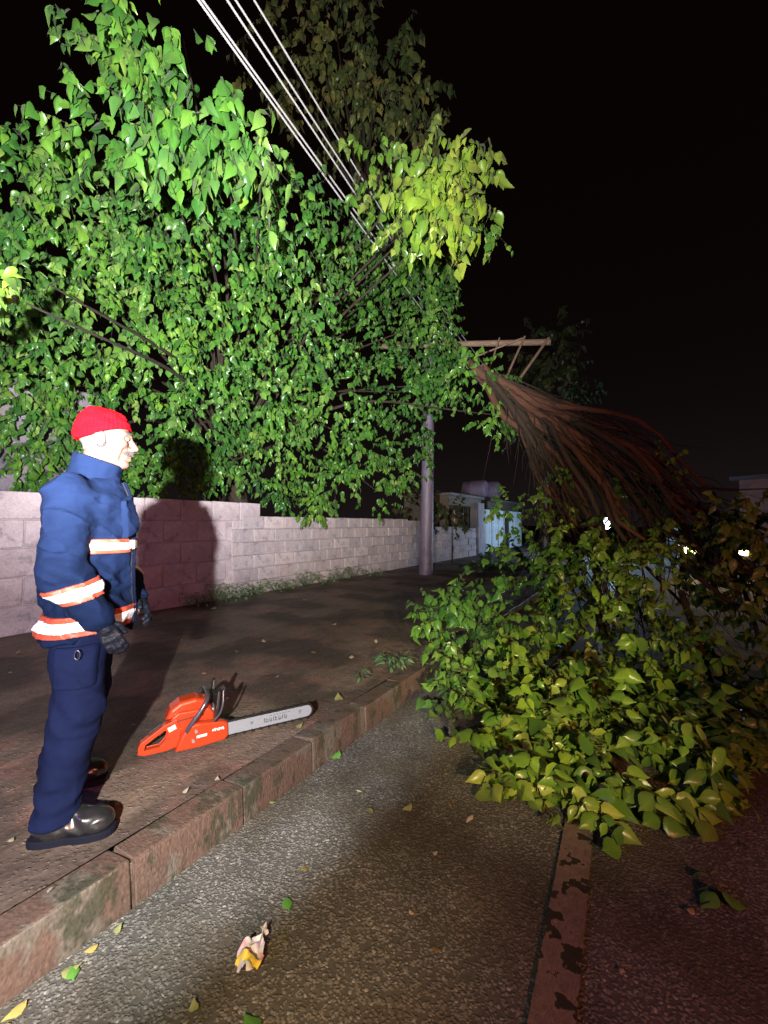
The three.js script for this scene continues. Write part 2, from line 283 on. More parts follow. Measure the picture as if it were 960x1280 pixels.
function limb(parent, name, pts, r0, r1, mat, sides = 7) {
  const wob = pts.map((p, i) => (i && i < pts.length - 1 ? p.clone().add(V(R(-1, 1), R(-1, 1), R(-1, 1)).multiplyScalar(0.06 * pts[0].distanceTo(pts.at(-1)) / pts.length)) : p));
  return mesh(name, tube(wob, r0, r1, sides, 12), mat, parent);
}

// ---------------------------------------------------------------- the big leafy tree behind the wall
{
  const foot = wallAt(4.6, -1.3, PY + 0.1), fork = foot.clone().add(V(-0.3, 2.6, 0.4));
  const tree = thing('leafy_tree', 'big broadleaf tree with drooping heart-shaped leaves rising behind the block wall', 'tree');
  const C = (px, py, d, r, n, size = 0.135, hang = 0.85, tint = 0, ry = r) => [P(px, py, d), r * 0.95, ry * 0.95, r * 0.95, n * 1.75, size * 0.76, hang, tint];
  const clumps = [
    C(300, 572, 7.9, 0.55, 240), C(262, 585, 7.7, 0.4, 140), C(350, 606, 8.3, 0.38, 150), C(395, 628, 8.7, 0.35, 120), C(470, 618, 9.3, 0.45, 130), C(500, 590, 9.6, 0.4, 90), C(350, 555, 8.0, 0.8, 330), C(420, 600, 8.9, 0.6, 230), C(455, 560, 9.2, 0.75, 300), C(520, 560, 9.6, 0.5, 110),
    C(200, 565, 7.7, 0.6, 220), C(185, 605, 7.6, 0.5, 170), C(235, 588, 7.8, 0.42, 140), C(150, 590, 7.4, 0.4, 110), C(15, 570, 6.2, 0.6, 190), C(60, 500, 6.0, 0.7, 260), C(25, 480, 5.9, 0.5, 170), C(85, 545, 6.4, 0.5, 210), C(40, 445, 5.9, 0.5, 180), C(10, 600, 6.0, 0.35, 90), C(20, 530, 6.0, 0.45, 120), C(250, 520, 7.2, 0.85, 420), C(330, 500, 7.5, 0.9, 420), C(420, 500, 8.0, 0.9, 400), C(500, 490, 8.6, 0.8, 300),
    C(0, 420, 5.9, 0.7, 240), C(90, 430, 6.1, 0.85, 380), C(180, 440, 6.3, 0.9, 460), C(270, 430, 6.6, 0.95, 480), C(370, 420, 7.0, 0.95, 460), C(460, 420, 9.2, 1.05, 430), C(540, 440, 10.2, 0.9, 380), C(520, 490, 10.0, 0.6, 150), C(545, 395, 9.6, 0.6, 220), C(530, 400, 9.0, 0.6, 220), C(538, 460, 9.2, 0.55, 200), C(540, 345, 9.2, 0.5, 140), C(522, 530, 9.9, 0.4, 110), C(560, 480, 9.0, 0.5, 160), C(590, 470, 7.4, 0.5, 190), C(620, 520, 7.2, 0.38, 120, 0.12),
    C(10, 330, 5.5, 0.75, 300), C(100, 340, 5.6, 0.85, 420), C(190, 350, 5.8, 0.9, 450), C(280, 340, 6.1, 0.95, 460), C(370, 330, 6.5, 0.95, 430), C(460, 340, 9.3, 1.1, 430), C(530, 375, 9.8, 0.8, 260),
    C(20, 230, 5.1, 0.7, 280, 0.15), C(110, 250, 5.2, 0.75, 320, 0.15), C(200, 255, 5.3, 0.75, 330), C(290, 260, 5.6, 0.8, 330), C(360, 270, 5.9, 0.65, 260), C(420, 300, 8.2, 0.8, 280), C(470, 290, 8.8, 0.8, 240),
    C(130, 165, 4.4, 0.42, 120, 0.17, 1.2), C(205, 150, 4.1, 0.34, 150, 0.18, 1.5), C(265, 150, 4.1, 0.3, 130, 0.19, 1.6), C(315, 180, 4.2, 0.2, 60, 0.18, 1.6), C(40, 190, 4.8, 0.5, 120, 0.16),
    C(110, 30, 4.5, 0.42, 120, 0.17, 1.0), C(170, 35, 4.2, 0.36, 120, 0.19, 1.3), C(205, 5, 4.0, 0.2, 40, 0.19, 1.3), C(140, 75, 4.3, 0.24, 50, 0.18, 1.2),
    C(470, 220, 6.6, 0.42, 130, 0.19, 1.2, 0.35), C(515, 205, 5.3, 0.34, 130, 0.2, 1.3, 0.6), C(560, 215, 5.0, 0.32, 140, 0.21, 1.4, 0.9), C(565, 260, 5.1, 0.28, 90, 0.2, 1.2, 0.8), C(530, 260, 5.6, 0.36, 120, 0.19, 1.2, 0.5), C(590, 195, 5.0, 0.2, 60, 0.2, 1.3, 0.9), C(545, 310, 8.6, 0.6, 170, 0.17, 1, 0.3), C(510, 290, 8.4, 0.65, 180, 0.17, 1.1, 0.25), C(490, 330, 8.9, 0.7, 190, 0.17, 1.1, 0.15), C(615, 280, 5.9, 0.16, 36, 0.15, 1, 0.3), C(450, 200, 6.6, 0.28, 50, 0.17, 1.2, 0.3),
    C(25, 345, 3.4, 0.12, 5, 0.15, 1, 0.3), C(-12, 370, 2.9, 0.1, 4, 0.15, 1, 0.4),
  ];
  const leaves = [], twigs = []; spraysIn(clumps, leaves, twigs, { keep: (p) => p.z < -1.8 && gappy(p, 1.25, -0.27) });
  limb(tree, 'trunk', [foot, foot.clone().lerp(fork, 0.5).add(V(0.1, 0, 0)), fork], 0.24, 0.17, barkMat, 10);
  clumps.forEach(([c, r], i) => { if (c.distanceTo(fork) > 0.5 && (i % 2 === 0 || c.z > -5.6)) { const mid = fork.clone().lerp(c, 0.5).add(V(0, 0.8, -0.6)); limb(tree, 'limb', [fork.clone().add(V(0, -0.1, 0)), fork.clone().lerp(mid, 0.5), mid, c.clone().add(V(0, 0.1, -0.25))], 0.045, 0.008, barkMat, 6); } });
  mesh('twigs', merge(twigs), barkMat, tree).userData.kind = 'stuff';
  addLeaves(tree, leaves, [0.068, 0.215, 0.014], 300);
}
// tall dim tree farther back, seen past the wires
{
  const foot = wallAt(6, -5, PY + 0.8), fork = P(455, 260, 13.5);
  const tree = thing('tall_tree', 'tall thin olive-green tree standing dim against the night sky behind the wires', 'tree');
  const C = (px, py, r, n) => [P(px, py, 13), r, r, r, n, 0.23, 0.9, 0.25];
  const clumps = [C(350, 40, 1.5, 240), C(420, 30, 1.5, 260), C(470, 80, 1.5, 300), C(520, 90, 1.0, 170), C(400, 110, 1.5, 260), C(450, 150, 1.4, 220), C(500, 140, 1.1, 190), C(535, 130, 0.7, 90), C(370, -40, 1.7, 150), C(450, -30, 1.4, 110)];
  const leaves = [], twigs = []; spraysIn(clumps, leaves, twigs);
  limb(tree, 'trunk', [foot, foot.clone().lerp(fork, 0.5), fork], 0.24, 0.12, barkMat, 9);
  clumps.forEach(([c]) => limb(tree, 'limb', [fork, fork.clone().lerp(c, 0.5).add(V(0, 0.3, 0)), c], 0.08, 0.015, barkMat, 6));
  mesh('twigs', merge(twigs), barkMat, tree).userData.kind = 'stuff';
  addLeaves(tree, leaves, [0.12, 0.19, 0.05], 120);
}
// far dark tree behind the broken limbs
{
  const foot = V(7.4, 0, -20), tree = thing('dark_tree', 'dark round-topped tree far behind the pole and its bracket', 'tree');
  const C = (px, py, r, n) => [P(px, py, 20), r, r, r, n, 0.3, 0.7, 0.2], clumps = [C(690, 430, 1.3, 240), C(700, 470, 1.4, 260), C(665, 470, 1.4, 240), C(690, 510, 1.4, 220), C(720, 500, 0.8, 120), C(650, 520, 1.2, 150)];
  const leaves = [], twigs = []; spraysIn(clumps, leaves, twigs);
  const fork = P(685, 520, 20); limb(tree, 'trunk', [foot, foot.clone().lerp(fork, 0.5), fork], 0.25, 0.15, barkMat, 8);
  mesh('twigs', merge(twigs), barkMat, tree).userData.kind = 'stuff';
  addLeaves(tree, leaves, [0.045, 0.085, 0.022], 60);
}
// ---------------------------------------------------------------- the fallen tree over the road
{
  const tree = thing('fallen_tree', 'fallen tree with splintered brown limbs fanning down into a heap of leaves on the road', 'tree');
  const apex = P(600, 462, 7.4);
  const fan = [   // pixel and depth along each limb
    [[700, 508, 7.0], [790, 556, 6.4], [870, 618, 5.8], [965, 690, 5.2]], [[690, 520, 7.0], [770, 570, 6.3], [840, 640, 5.6], [930, 740, 4.8]], [[680, 518, 7.0], [745, 570, 6.4], [800, 640, 5.7], [850, 730, 5.0]],
    [[670, 525, 7.0], [725, 590, 6.4], [765, 660, 5.9], [800, 760, 5.2]], [[655, 530, 7.0], [690, 590, 6.7], [725, 660, 6.2], [745, 760, 5.5]], [[650, 535, 7.1], [675, 590, 6.9], [692, 650, 6.7], [698, 735, 6.5]],
    [[705, 500, 7.1], [800, 548, 6.6], [860, 600, 6.1], [905, 640, 5.7]], [[690, 512, 7.1], [780, 575, 6.5], [830, 630, 6.0], [870, 690, 5.5]], [[660, 540, 7.0], [705, 610, 6.6], [735, 690, 6.0], [770, 800, 5.0]],
    [[720, 525, 6.9], [800, 580, 6.2], [880, 660, 5.4], [965, 770, 4.5]], [[665, 515, 7.2], [740, 560, 6.8], [815, 610, 6.3], [850, 650, 6.0]], [[645, 520, 7.2], [672, 575, 7.0], [710, 625, 6.8], [720, 700, 6.5]],
  ];
  const fine = [];
  for (const f of fan) for (let k = 0; k < 4; k++) {
    const pts = [apex.clone().add(V(R(-0.08, 0.08), R(-0.08, 0.08), R(-0.08, 0.08)))]; f.forEach(([x, y, d], i) => { const q = P(x + R(-20, 20) * (i + 1) * 0.6, y + R(-16, 16) * (i + 1) * 0.5, d + R(-0.3, 0.3)); if (pts.length) pts.push(pts.at(-1).clone().lerp(q, 0.5).add(V(R(-0.07, 0.07), R(-0.07, 0.07), R(-0.07, 0.07)))); pts.push(q); });
    limb(tree, 'limb', pts, k > 1 ? R(0.014, 0.032) : R(0.05, 0.075), k > 1 ? R(0.005, 0.012) : R(0.014, 0.024), k % 2 ? barkMat : rawBarkMat, 7);
    for (let j = 2; j < pts.length; j++) for (let m = 0; m < 2; m++) { const o = pts[j - 1].clone().lerp(pts[j], rnd()), dir = pts[j].clone().sub(pts[j - 1]).normalize().add(V(R(-0.7, 0.7), R(-0.9, 0.4), R(-0.7, 0.7))).multiplyScalar(R(0.3, 0.8)); fine.push(tube([o, o.clone().addScaledVector(dir, 0.5).add(V(R(-0.05, 0.05), R(-0.05, 0.05), R(-0.05, 0.05))), o.clone().add(dir).add(V(0, -0.08, 0))], R(0.006, 0.012), 0.002, 4, 5)); }
  }
  mesh('side_twigs', merge(fine), barkMat, tree).userData.kind = 'stuff';
  limb(tree, 'trunk', [P(588, 452, 7.6), apex, P(640, 500, 7.25), P(690, 540, 7.0)], 0.07, 0.10, rawBarkMat, 9);
  // low limbs out to the right and through the heap
  for (const f of [[[850, 700, 4.9], [900, 745, 4.4], [965, 785, 4.0]], [[745, 760, 5.4], [700, 830, 4.2], [640, 900, 3.4]], [[745, 760, 5.4], [770, 860, 4.0], [760, 960, 2.9]], [[850, 740, 4.9], [880, 850, 3.9], [900, 950, 3.0]], [[720, 730, 6.2], [620, 780, 4.8], [545, 790, 3.9]], [[870, 700, 5.2], [930, 680, 5.0], [955, 640, 4.9]]])
    limb(tree, 'limb', f.map((q) => P(...q)), 0.04, 0.012, barkMat, 6);
  const C = (px, py, d, r, n, size = 0.14, tint = 0.3, ry = r) => [P(px, py, d), r * 0.95, ry * 0.95, r * 0.95, n * 2.1, size * 0.66, 0.55, tint * 0.6];
  const clumps = [
    C(580, 790, 3.9, 0.38, 190, 0.13, 0.05), C(560, 765, 4.1, 0.24, 80, 0.13, 0.05), C(630, 790, 4.1, 0.45, 200, 0.13, 0.15), C(605, 850, 3.5, 0.34, 190, 0.13, 0.1), C(640, 860, 3.5, 0.5, 220, 0.14, 0.3), C(600, 900, 3.1, 0.26, 90, 0.13, 0.2),
    C(650, 930, 2.9, 0.36, 160, 0.14, 0.45), C(710, 920, 3.0, 0.4, 170, 0.15, 0.45), C(640, 985, 2.5, 0.2, 60, 0.14, 0.55), C(690, 1000, 2.35, 0.2, 70, 0.14, 0.6), C(750, 985, 2.5, 0.26, 80, 0.15, 0.6), C(800, 985, 2.55, 0.26, 70, 0.15, 0.6), C(860, 970, 2.7, 0.25, 55, 0.15, 0.5), C(930, 980, 2.65, 0.22, 65, 0.14, 0.6), C(880, 1000, 2.5, 0.2, 60, 0.14, 0.5), C(945, 950, 2.75, 0.3, 90, 0.14, 0.5), C(900, 925, 2.95, 0.34, 110, 0.14, 0.4), C(780, 920, 2.9, 0.35, 130, 0.16, 0.5),
    C(700, 800, 4.2, 0.6, 180), C(780, 830, 3.8, 0.6, 170), C(860, 860, 3.5, 0.6, 150), C(940, 870, 3.3, 0.55, 120), C(820, 760, 4.6, 0.7, 140), C(920, 780, 4.3, 0.6, 90), C(740, 720, 5.2, 0.6, 110), C(660, 720, 5.6, 0.55, 130, 0.13, 0.1), C(640, 640, 6.4, 0.35, 80, 0.13, 0.1), C(700, 660, 6.2, 0.45, 70, 0.13, 0.2),
    C(920, 655, 4.9, 0.42, 170, 0.14, 0.75), C(855, 690, 5.2, 0.3, 40, 0.14, 0.5), C(950, 720, 4.7, 0.3, 70, 0.14, 0.6), C(830, 590, 6.3, 0.3, 45, 0.14, 0.5), C(780, 640, 6.0, 0.5, 50, 0.13, 0.3), C(950, 820, 3.4, 0.2, 25, 0.14, 0.7),
    C(690, 715, 5.6, 0.5, 110, 0.14, 0.1), C(760, 715, 5.3, 0.55, 120), C(830, 720, 5.1, 0.5, 110), C(895, 745, 4.8, 0.4, 80), C(800, 680, 5.7, 0.4, 60), C(850, 650, 5.6, 0.25, 30), C(955, 745, 4.5, 0.4, 80), C(740, 690, 5.9, 0.35, 40), C(720, 590, 6.6, 0.25, 26, 0.13), C(790, 615, 6.2, 0.3, 36, 0.13), C(680, 630, 6.6, 0.28, 36, 0.13), C(950, 650, 4.6, 0.3, 90, 0.14, 0.8),
  ];
  const leaves = [], twigs = []; spraysIn(clumps, leaves, twigs, { floor: 0.01, keep: (p) => p.z < -1.9 && gappy(p, 1.9, -0.25) });
  mesh('twigs', merge(twigs), barkMat, tree).userData.kind = 'stuff';
  addLeaves(tree, leaves, [0.07, 0.2, 0.014], 300);
}
// ---------------------------------------------------------------- lamps behind the camera
const blackMetal = new THREE.MeshStandardMaterial({ color: lin(0.02, 0.02, 0.022), roughness: 0.45, metalness: 0.6 });
const glow = (r, g, b) => new THREE.MeshStandardMaterial({ color: lin(0.4, 0.4, 0.4), emissive: lin(r, g, b), emissiveIntensity: 1, roughness: 0.3 });
function tripod(parent, h) {
  mesh('pole', new THREE.CylinderGeometry(0.014, 0.018, h - 0.25, 10).translate(0, 0.25 + (h - 0.25) / 2 - 0.02, 0), blackMetal, parent);
  for (let k = 0; k < 3; k++) { const a = k * 2.094 + 0.5; mesh('leg', tube([V(0, 0.42, 0), V(Math.cos(a) * 0.14, 0.2, Math.sin(a) * 0.14), V(Math.cos(a) * 0.28, 0.005, Math.sin(a) * 0.28)], 0.011, 0.011, 6, 4), blackMetal, parent); }
}
{
  const at = V(...FLOOD.at), aim = V(...FLOOD.aim).normalize();
  const t = thing('floodlight', 'white floodlight on a black tripod beside the road', 'lamp', V(at.x, 0, at.z + 0.09));
  tripod(t, at.y - 0.08);
  const lampHead = (y, dir) => {
    const head = new THREE.Group(); head.name = 'lamp_head'; t.add(head); head.position.set(0, y, 0); head.lookAt(V(t.position.x, y, t.position.z).add(dir));
    mesh('housing', new RoundedBoxGeometry(0.2, 0.12, 0.06, 2, 0.012).translate(0, 0, -0.02), blackMetal, head);
    mesh('lamp_lens', new RoundedBoxGeometry(0.17, 0.09, 0.012, 2, 0.005).translate(0, 0, 0.018), glow(3, 3, 3), head);
    return V(t.position.x, y, t.position.z).addScaledVector(dir, 0.05);
  };
  const spot = (src, dir, color, intensity, angle, penumbra) => { const l = new THREE.SpotLight(color, intensity, 0, angle, penumbra, 2); l.name = 'floodlight_beam'; l.position.copy(src); l.target.position.copy(src).add(dir); l.castShadow = true; l.shadow.radius = 1.2; l.shadow.mapSize.set(2048, 2048); scene.add(l, l.target); };
  const up = V(...FLOOD.high).normalize(), low = lampHead(at.y, aim), high = lampHead(at.y + 0.15, up);
  spot(high, up, lin(1, 0.99, 0.96), FLOOD.hot, 0.78, 1);        // upper head: a soft beam up into the tree
  spot(low, aim, lin(1, 0.98, 0.97), FLOOD.ring, 0.87, 0.13);    // lower head: a wide white cone with a clear edge
  spot(low, V(-0.08, -0.5, -0.86).normalize(), lin(1, 0.78, 0.34), FLOOD.spill, 0.58, 1);     // and the warm stray light below it, on the road
}
{
  const at = V(...HALOGEN.at), dir = V(...HALOGEN.to).sub(at).normalize(), t = thing('halogen_lamp', 'warm yellow halogen lamp on a tripod facing the fallen tree', 'lamp', V(at.x, 0, at.z));
  tripod(t, at.y - 0.05); const head = new THREE.Group(); head.name = 'lamp_head'; t.add(head); head.position.set(0, at.y, 0); head.lookAt(at.clone().add(dir));
  mesh('housing', new THREE.CylinderGeometry(0.07, 0.045, 0.09, 18).rotateX(Math.PI / 2).translate(0, 0, -0.03), blackMetal, head); mesh('lamp_lens', new THREE.CylinderGeometry(0.062, 0.062, 0.012, 18).rotateX(Math.PI / 2).translate(0, 0, 0.018), glow(3, 2.2, 0.9), head);
  const l = new THREE.SpotLight(lin(1, 0.82, 0.4), HALOGEN.power, 0, 0.42, 1, 2); l.name = 'halogen_beam'; l.position.copy(at).addScaledVector(dir, 0.05); l.target.position.copy(at).add(dir); l.castShadow = true; l.shadow.radius = 2; scene.add(l, l.target);
}
function beacon(name, label, spec, color, e) {
  const at = V(...spec.at), t = thing(name, label, 'lamp', V(at.x, 0, at.z));
  tripod(t, at.y - 0.06); mesh('base', new THREE.CylinderGeometry(0.07, 0.08, 0.04, 20).translate(0, at.y - 0.07, 0), blackMetal, t);
  mesh('lamp_dome', new THREE.SphereGeometry(0.065, 18, 12).scale(1, 1.15, 1).translate(0, at.y, 0), glow(...e), t);
  const l = new THREE.PointLight(color, spec.power, 0, 2); l.name = 'beacon_light'; l.position.copy(at); l.castShadow = true; l.shadow.radius = 3; scene.add(l);
}
beacon('warning_beacon', 'red-amber warning beacon on a tripod at the roadside', RED_LAMP, lin(1, 0.29, 0.15), [2, 0.5, 0.15]);
beacon('blue_beacon', 'blue emergency beacon on a tripod by the pavement', BLUE_LAMP, lin(0.42, 0.25, 1), [0.5, 0.3, 2]);
// ---------------------------------------------------------------- utility pole, bracket and wires
const POLE = P(527, 0, 11).setY(PY);
{
  const t = thing('utility_pole', 'grey concrete utility pole standing against the block wall', 'utility pole', POLE);
  const conc = stoneMat(0.17, 0.14, 0.21, 0.5, 0.012);
  mesh('post', new THREE.CylinderGeometry(0.11, 0.185, 7.5, 10, 6).translate(0.1, 3.75, 0).applyMatrix4(new THREE.Matrix4().makeRotationZ(-0.02)), conc, t);
  for (let k = 0; k < 5; k++) mesh('insulator', new THREE.LatheGeometry([[0, -0.05], [0.035, -0.05], [0.045, -0.02], [0.025, 0], [0.045, 0.025], [0.03, 0.05], [0, 0.05]].map((p) => new THREE.Vector2(...p)), 12).translate(0.36, 6.35 + k * 0.2, 0), new THREE.MeshStandardMaterial({ color: lin(0.5, 0.45, 0.4), roughness: 0.25 }), t);
  mesh('rack', box(0.03, 1.0, 0.05, 0.31, 6.75, 0), stoneMat(0.2, 0.19, 0.18, 0.5), t);
  const local = (v) => v.clone().sub(POLE), wood = new THREE.MeshStandardMaterial({ color: lin(0.34, 0.23, 0.16), map: barkMap, roughness: 0.8 });
  const armEnd = P(690, 425, 9.4);
  mesh('crossarm', tube([local(P(470, 431, 11.5)), local(P(560, 428, 10.6)), local(armEnd)], 0.075, 0.07, 8, 6), wood, t);
  for (const [a, b, r] of [[[688, 420, 9.4], [644, 482, 9.0], 0.032], [[658, 418, 9.6], [632, 475, 9.2], 0.026], [[626, 420, 9.8], [612, 463, 9.5], 0.02], [[655, 420, 9.55], [590, 446, 9.7], 0.02]]) mesh('brace', tube([local(P(...a)), local(P(...a).lerp(P(...b), 0.5)), local(P(...b))], r, r, 6, 3), wood, t);
  mesh('lower_arm', tube([local(P(484, 457, 11.2)), local(P(510, 457, 11.1)), local(P(545, 457, 11))], 0.03, 0.03, 6, 3), wood, t);
}
{
  const steel = new THREE.MeshStandardMaterial({ color: lin(0.55, 0.53, 0.54), roughness: 0.45, metalness: 0.3 });
  for (let k = 0; k < 5; k++) {
    const y = 6.35 + k * 0.2, a = POLE.clone().add(V(0.36, y, 0)), dir = V(-0.402, 0, 0.9156), far = V(0.5, 0, -0.866), pts = [], off = [0.02, -0.05, 0.03, 0.0, 0.06][k];
    const end = a.clone().addScaledVector(dir, 26).add(V(off * 4, 0.5 + off * 3, 0)); for (let i = 0; i <= 16; i++) { const u = i / 16, q = a.clone().lerp(end, u); q.y -= (0.55 + off) * 4 * u * (1 - u) * 0.6; pts.push(q); }
    pts.reverse(); for (let i = 1; i <= 8; i++) { const u = i / 8, q = a.clone().addScaledVector(far, 30 * u); q.y -= 0.9 * 4 * u * (1 - u); pts.push(q); }
    const w = mesh('overhead_wire', tube(pts, 0.0125, 0.0125, 5, 60), steel); tag(w, ['lowest of the five pale overhead wires on the utility pole', 'second lowest of the five overhead wires on the utility pole', 'middle one of the five overhead wires on the utility pole', 'second highest of the five overhead wires on the utility pole', 'highest of the five pale overhead wires on the utility pole'][k], 'wire', 'overhead wires on the utility pole');
  }
}
// ---------------------------------------------------------------- gate, house and tanks beyond the pole
{
  const g = thing('metal_gate', 'pale blue-white corrugated metal gate at the end of the block wall', 'gate', wallAt(15.6, 0, PY)); g.rotation.y = wallYaw;
  const paint = new THREE.MeshStandardMaterial({ color: lin(0.6, 0.68, 0.74), map: grainMap, roughness: 0.5 }), post = stoneMat(0.36, 0.33, 0.38);
  mesh('gate_post', box(0.7, 2.15, 0.35, -0.1, 1.07, 0), post, g);
  for (let k = 0; k < 14; k++) { const m = mesh('panel', new RoundedBoxGeometry(0.42, 1.85, 0.05, 2, 0.015), paint, g); m.position.set(0.52 + k * 0.45, 1.0, (k % 2) * 0.03); }
  mesh('rail', merge([box(6.3, 0.06, 0.04, 3.45, 1.6, -0.06), box(6.3, 0.06, 0.04, 3.45, 0.4, -0.06)]), post, g);
}
{
  const g = thing('flat_roofed_house', 'low flat-roofed brown house rising behind the block wall and pole', 'house', wallAt(15.3, -1.2, PY)); g.rotation.y = wallYaw;
  mesh('wall', box(11, 2.5, 2.2, 5.5, 1.25, -1.1), stoneMat(0.22, 0.18, 0.14), g);
  mesh('roof', box(11.4, 0.12, 2.6, 5.5, 2.56, -1.1), stoneMat(0.26, 0.23, 0.24), g);
}
for (const [tt, r] of [[21.2, 0.5], [23.4, 0.56]]) {
  const c = wallAt(tt, -2.2, PY + 2.62), t = thing('water_tank', tt < 22 ? 'smaller round water tank lying on the flat house roof' : 'larger round water tank lying on the flat house roof', 'tank', c, 'water tanks on the roof'); t.rotation.y = wallYaw + 1.57;
  mesh('drum', new THREE.LatheGeometry([[0, -0.7], [r * 0.7, -0.68], [r, -0.58], [r, -0.2], [r * 1.02, -0.17], [r, -0.14], [r, 0.58], [r * 0.7, 0.68], [0, 0.7]].map((p) => new THREE.Vector2(...p)), 24).rotateZ(Math.PI / 2).translate(0, r + 0.1, 0), stoneMat(0.34, 0.24, 0.34, 0.5, 0.002), t);
  mesh('cradle', merge([box(0.1, 0.14, r * 1.6, -0.4, 0.07, 0), box(0.1, 0.14, r * 1.6, 0.4, 0.07, 0)]), blackish(), t);
}
function blackish() { return new THREE.MeshStandardMaterial({ color: lin(0.03, 0.03, 0.03), roughness: 0.7 }); }
{
  const g = thing('brown_house', 'plain reddish brown house at the far side of the road', 'house', V(19.2, 0, -16)); g.rotation.y = 0.5;
  mesh('wall', box(5, 3.3, 8, 0, 1.65, 0), stoneMat(0.16, 0.06, 0.045), g); mesh('roof', box(5.5, 0.16, 8.5, 0, 3.38, 0), stoneMat(0.05, 0.035, 0.035), g);
  mesh('door', box(0.06, 2.1, 0.95, -2.53, 1.05, 1.2), stoneMat(0.1, 0.06, 0.05), g);
  for (const z of [-2.2, 2.9]) { const w = mesh('window', box(0.06, 1.1, 1.2, -2.53, 1.6, z), blackish(), g); mesh('sill', box(0.14, 0.06, 1.3, -2.56, 1.02, z), stoneMat(0.2, 0.15, 0.14), w); }
}
// rough stone bank showing between the leaves behind the wall
{
  const g = thing('stone_bank', 'rough grey-purple stone retaining wall showing through the leaves behind the block wall', 'wall', wallAt(-2.5, -1.5, PY)); g.rotation.y = wallYaw;
  const geos = [0, 1, 2, 3, 4].map(() => stoneGeo(0.46, 0.3, 0.4, 0.10, 5)), mats = [[0.24, 0.21, 0.26], [0.2, 0.18, 0.21], [0.29, 0.25, 0.29], [0.22, 0.19, 0.2]].map((c) => stoneMat(...c, 0.8, 0.02));
  mesh('mortar_core', box(5.2, 3.4, 0.5, 1.4, 1.7, -0.2), stoneMat(0.1, 0.09, 0.09), g);
  for (let r = 0; r < 10; r++) for (let k = 0; k < 11; k++) { const m = mesh('stone', geos[Math.floor(R(0, 5))], mats[Math.floor(R(0, 4))], g); m.position.set(-1.0 + k * 0.48 + (r % 2) * 0.24 + R(-0.05, 0.05), 0.17 + r * 0.335 + R(-0.03, 0.03), 0.06 + R(-0.05, 0.05)); m.rotation.set(R(-0.2, 0.2), R(-0.2, 0.2), R(-0.2, 0.2)); m.scale.set(R(0.85, 1.1), R(0.9, 1.08), 1); }
}
// ---------------------------------------------------------------- car with its headlights on and a work light beyond the fallen tree
{
  const c = V(9.75, 0, -12.9), g = thing('parked_car', 'dark car with warm headlights on facing the fallen tree', 'car', c); g.rotation.y = -0.5;          // front is +z
  const paint = new THREE.MeshPhysicalMaterial({ color: lin(0.05, 0.05, 0.06), roughness: 0.35, clearcoat: 1, clearcoatRoughness: 0.08 }), glass = new THREE.MeshStandardMaterial({ color: lin(0.01, 0.012, 0.015), roughness: 0.08 });
  const prof = new THREE.Shape([[0.75, 0.28], [0.85, 0.45], [0.82, 0.66], [0.62, 0.8], [-0.2, 0.9], [-3.2, 0.92], [-3.4, 0.8], [-3.45, 0.35], [-3.3, 0.25], [-2.9, 0.25], [-2.85, 0.5], [-2.5, 0.62], [-2.15, 0.5], [-2.1, 0.25], [-0.4, 0.25], [-0.35, 0.5], [0, 0.62], [0.35, 0.5], [0.4, 0.25]].map((p) => new THREE.Vector2(...p)));
  mesh('body', new THREE.ExtrudeGeometry(prof, { depth: 1.6, bevelEnabled: true, bevelThickness: 0.06, bevelSize: 0.05, bevelSegments: 3, steps: 1 }).translate(0, 0, -0.8).rotateY(-Math.PI / 2), paint, g);
  const cab = new THREE.Shape([[-0.35, 0.9], [-1.05, 1.38], [-2.4, 1.42], [-3.1, 0.92]].map((p) => new THREE.Vector2(...p)));
  mesh('cabin', new THREE.ExtrudeGeometry(cab, { depth: 1.3, bevelEnabled: true, bevelThickness: 0.08, bevelSize: 0.04, bevelSegments: 3 }).translate(0, 0, -0.65).rotateY(-Math.PI / 2), paint, g);
  mesh('windscreen', box(1.2, 0.66, 0.02).applyMatrix4(new THREE.Matrix4().makeRotationX(-0.95)).translate(0, 1.18, -0.655), glass, g);
  for (const x of [-0.72, 0.72]) for (const z of [0, -2.5]) { const w = mesh('wheel', new THREE.CylinderGeometry(0.31, 0.31, 0.2, 20).rotateZ(Math.PI / 2).translate(x, 0.31, z), blackish(), g); mesh('rim', new THREE.CylinderGeometry(0.19, 0.19, 0.22, 14).rotateZ(Math.PI / 2).translate(x, 0.31, z), stoneMat(0.4, 0.4, 0.4, 0.4), w); }
  mesh('number_plate', box(0.5, 0.11, 0.015, 0, 0.4, 0.915), stoneMat(0.6, 0.6, 0.6, 0.5), g); mesh('grille', box(0.8, 0.12, 0.02, 0, 0.62, 0.885), blackish(), g);
  g.updateMatrixWorld(true);
  for (const x of [-0.62, 0.62]) {
    mesh('headlight', new THREE.SphereGeometry(0.13, 16, 10).scale(1.4, 0.85, 0.5).translate(x, 0.69, 0.86), glow(28, 19, 9), g);
    const l = new THREE.SpotLight(lin(1, 0.72, 0.38), 5, 0, 0.6, 0.9, 2); l.name = 'headlight_beam'; l.position.copy(g.localToWorld(V(x, 0.69, 0.95))); l.target.position.copy(g.localToWorld(V(x, 0.45, 5))); l.castShadow = true; scene.add(l, l.target);
  }
}
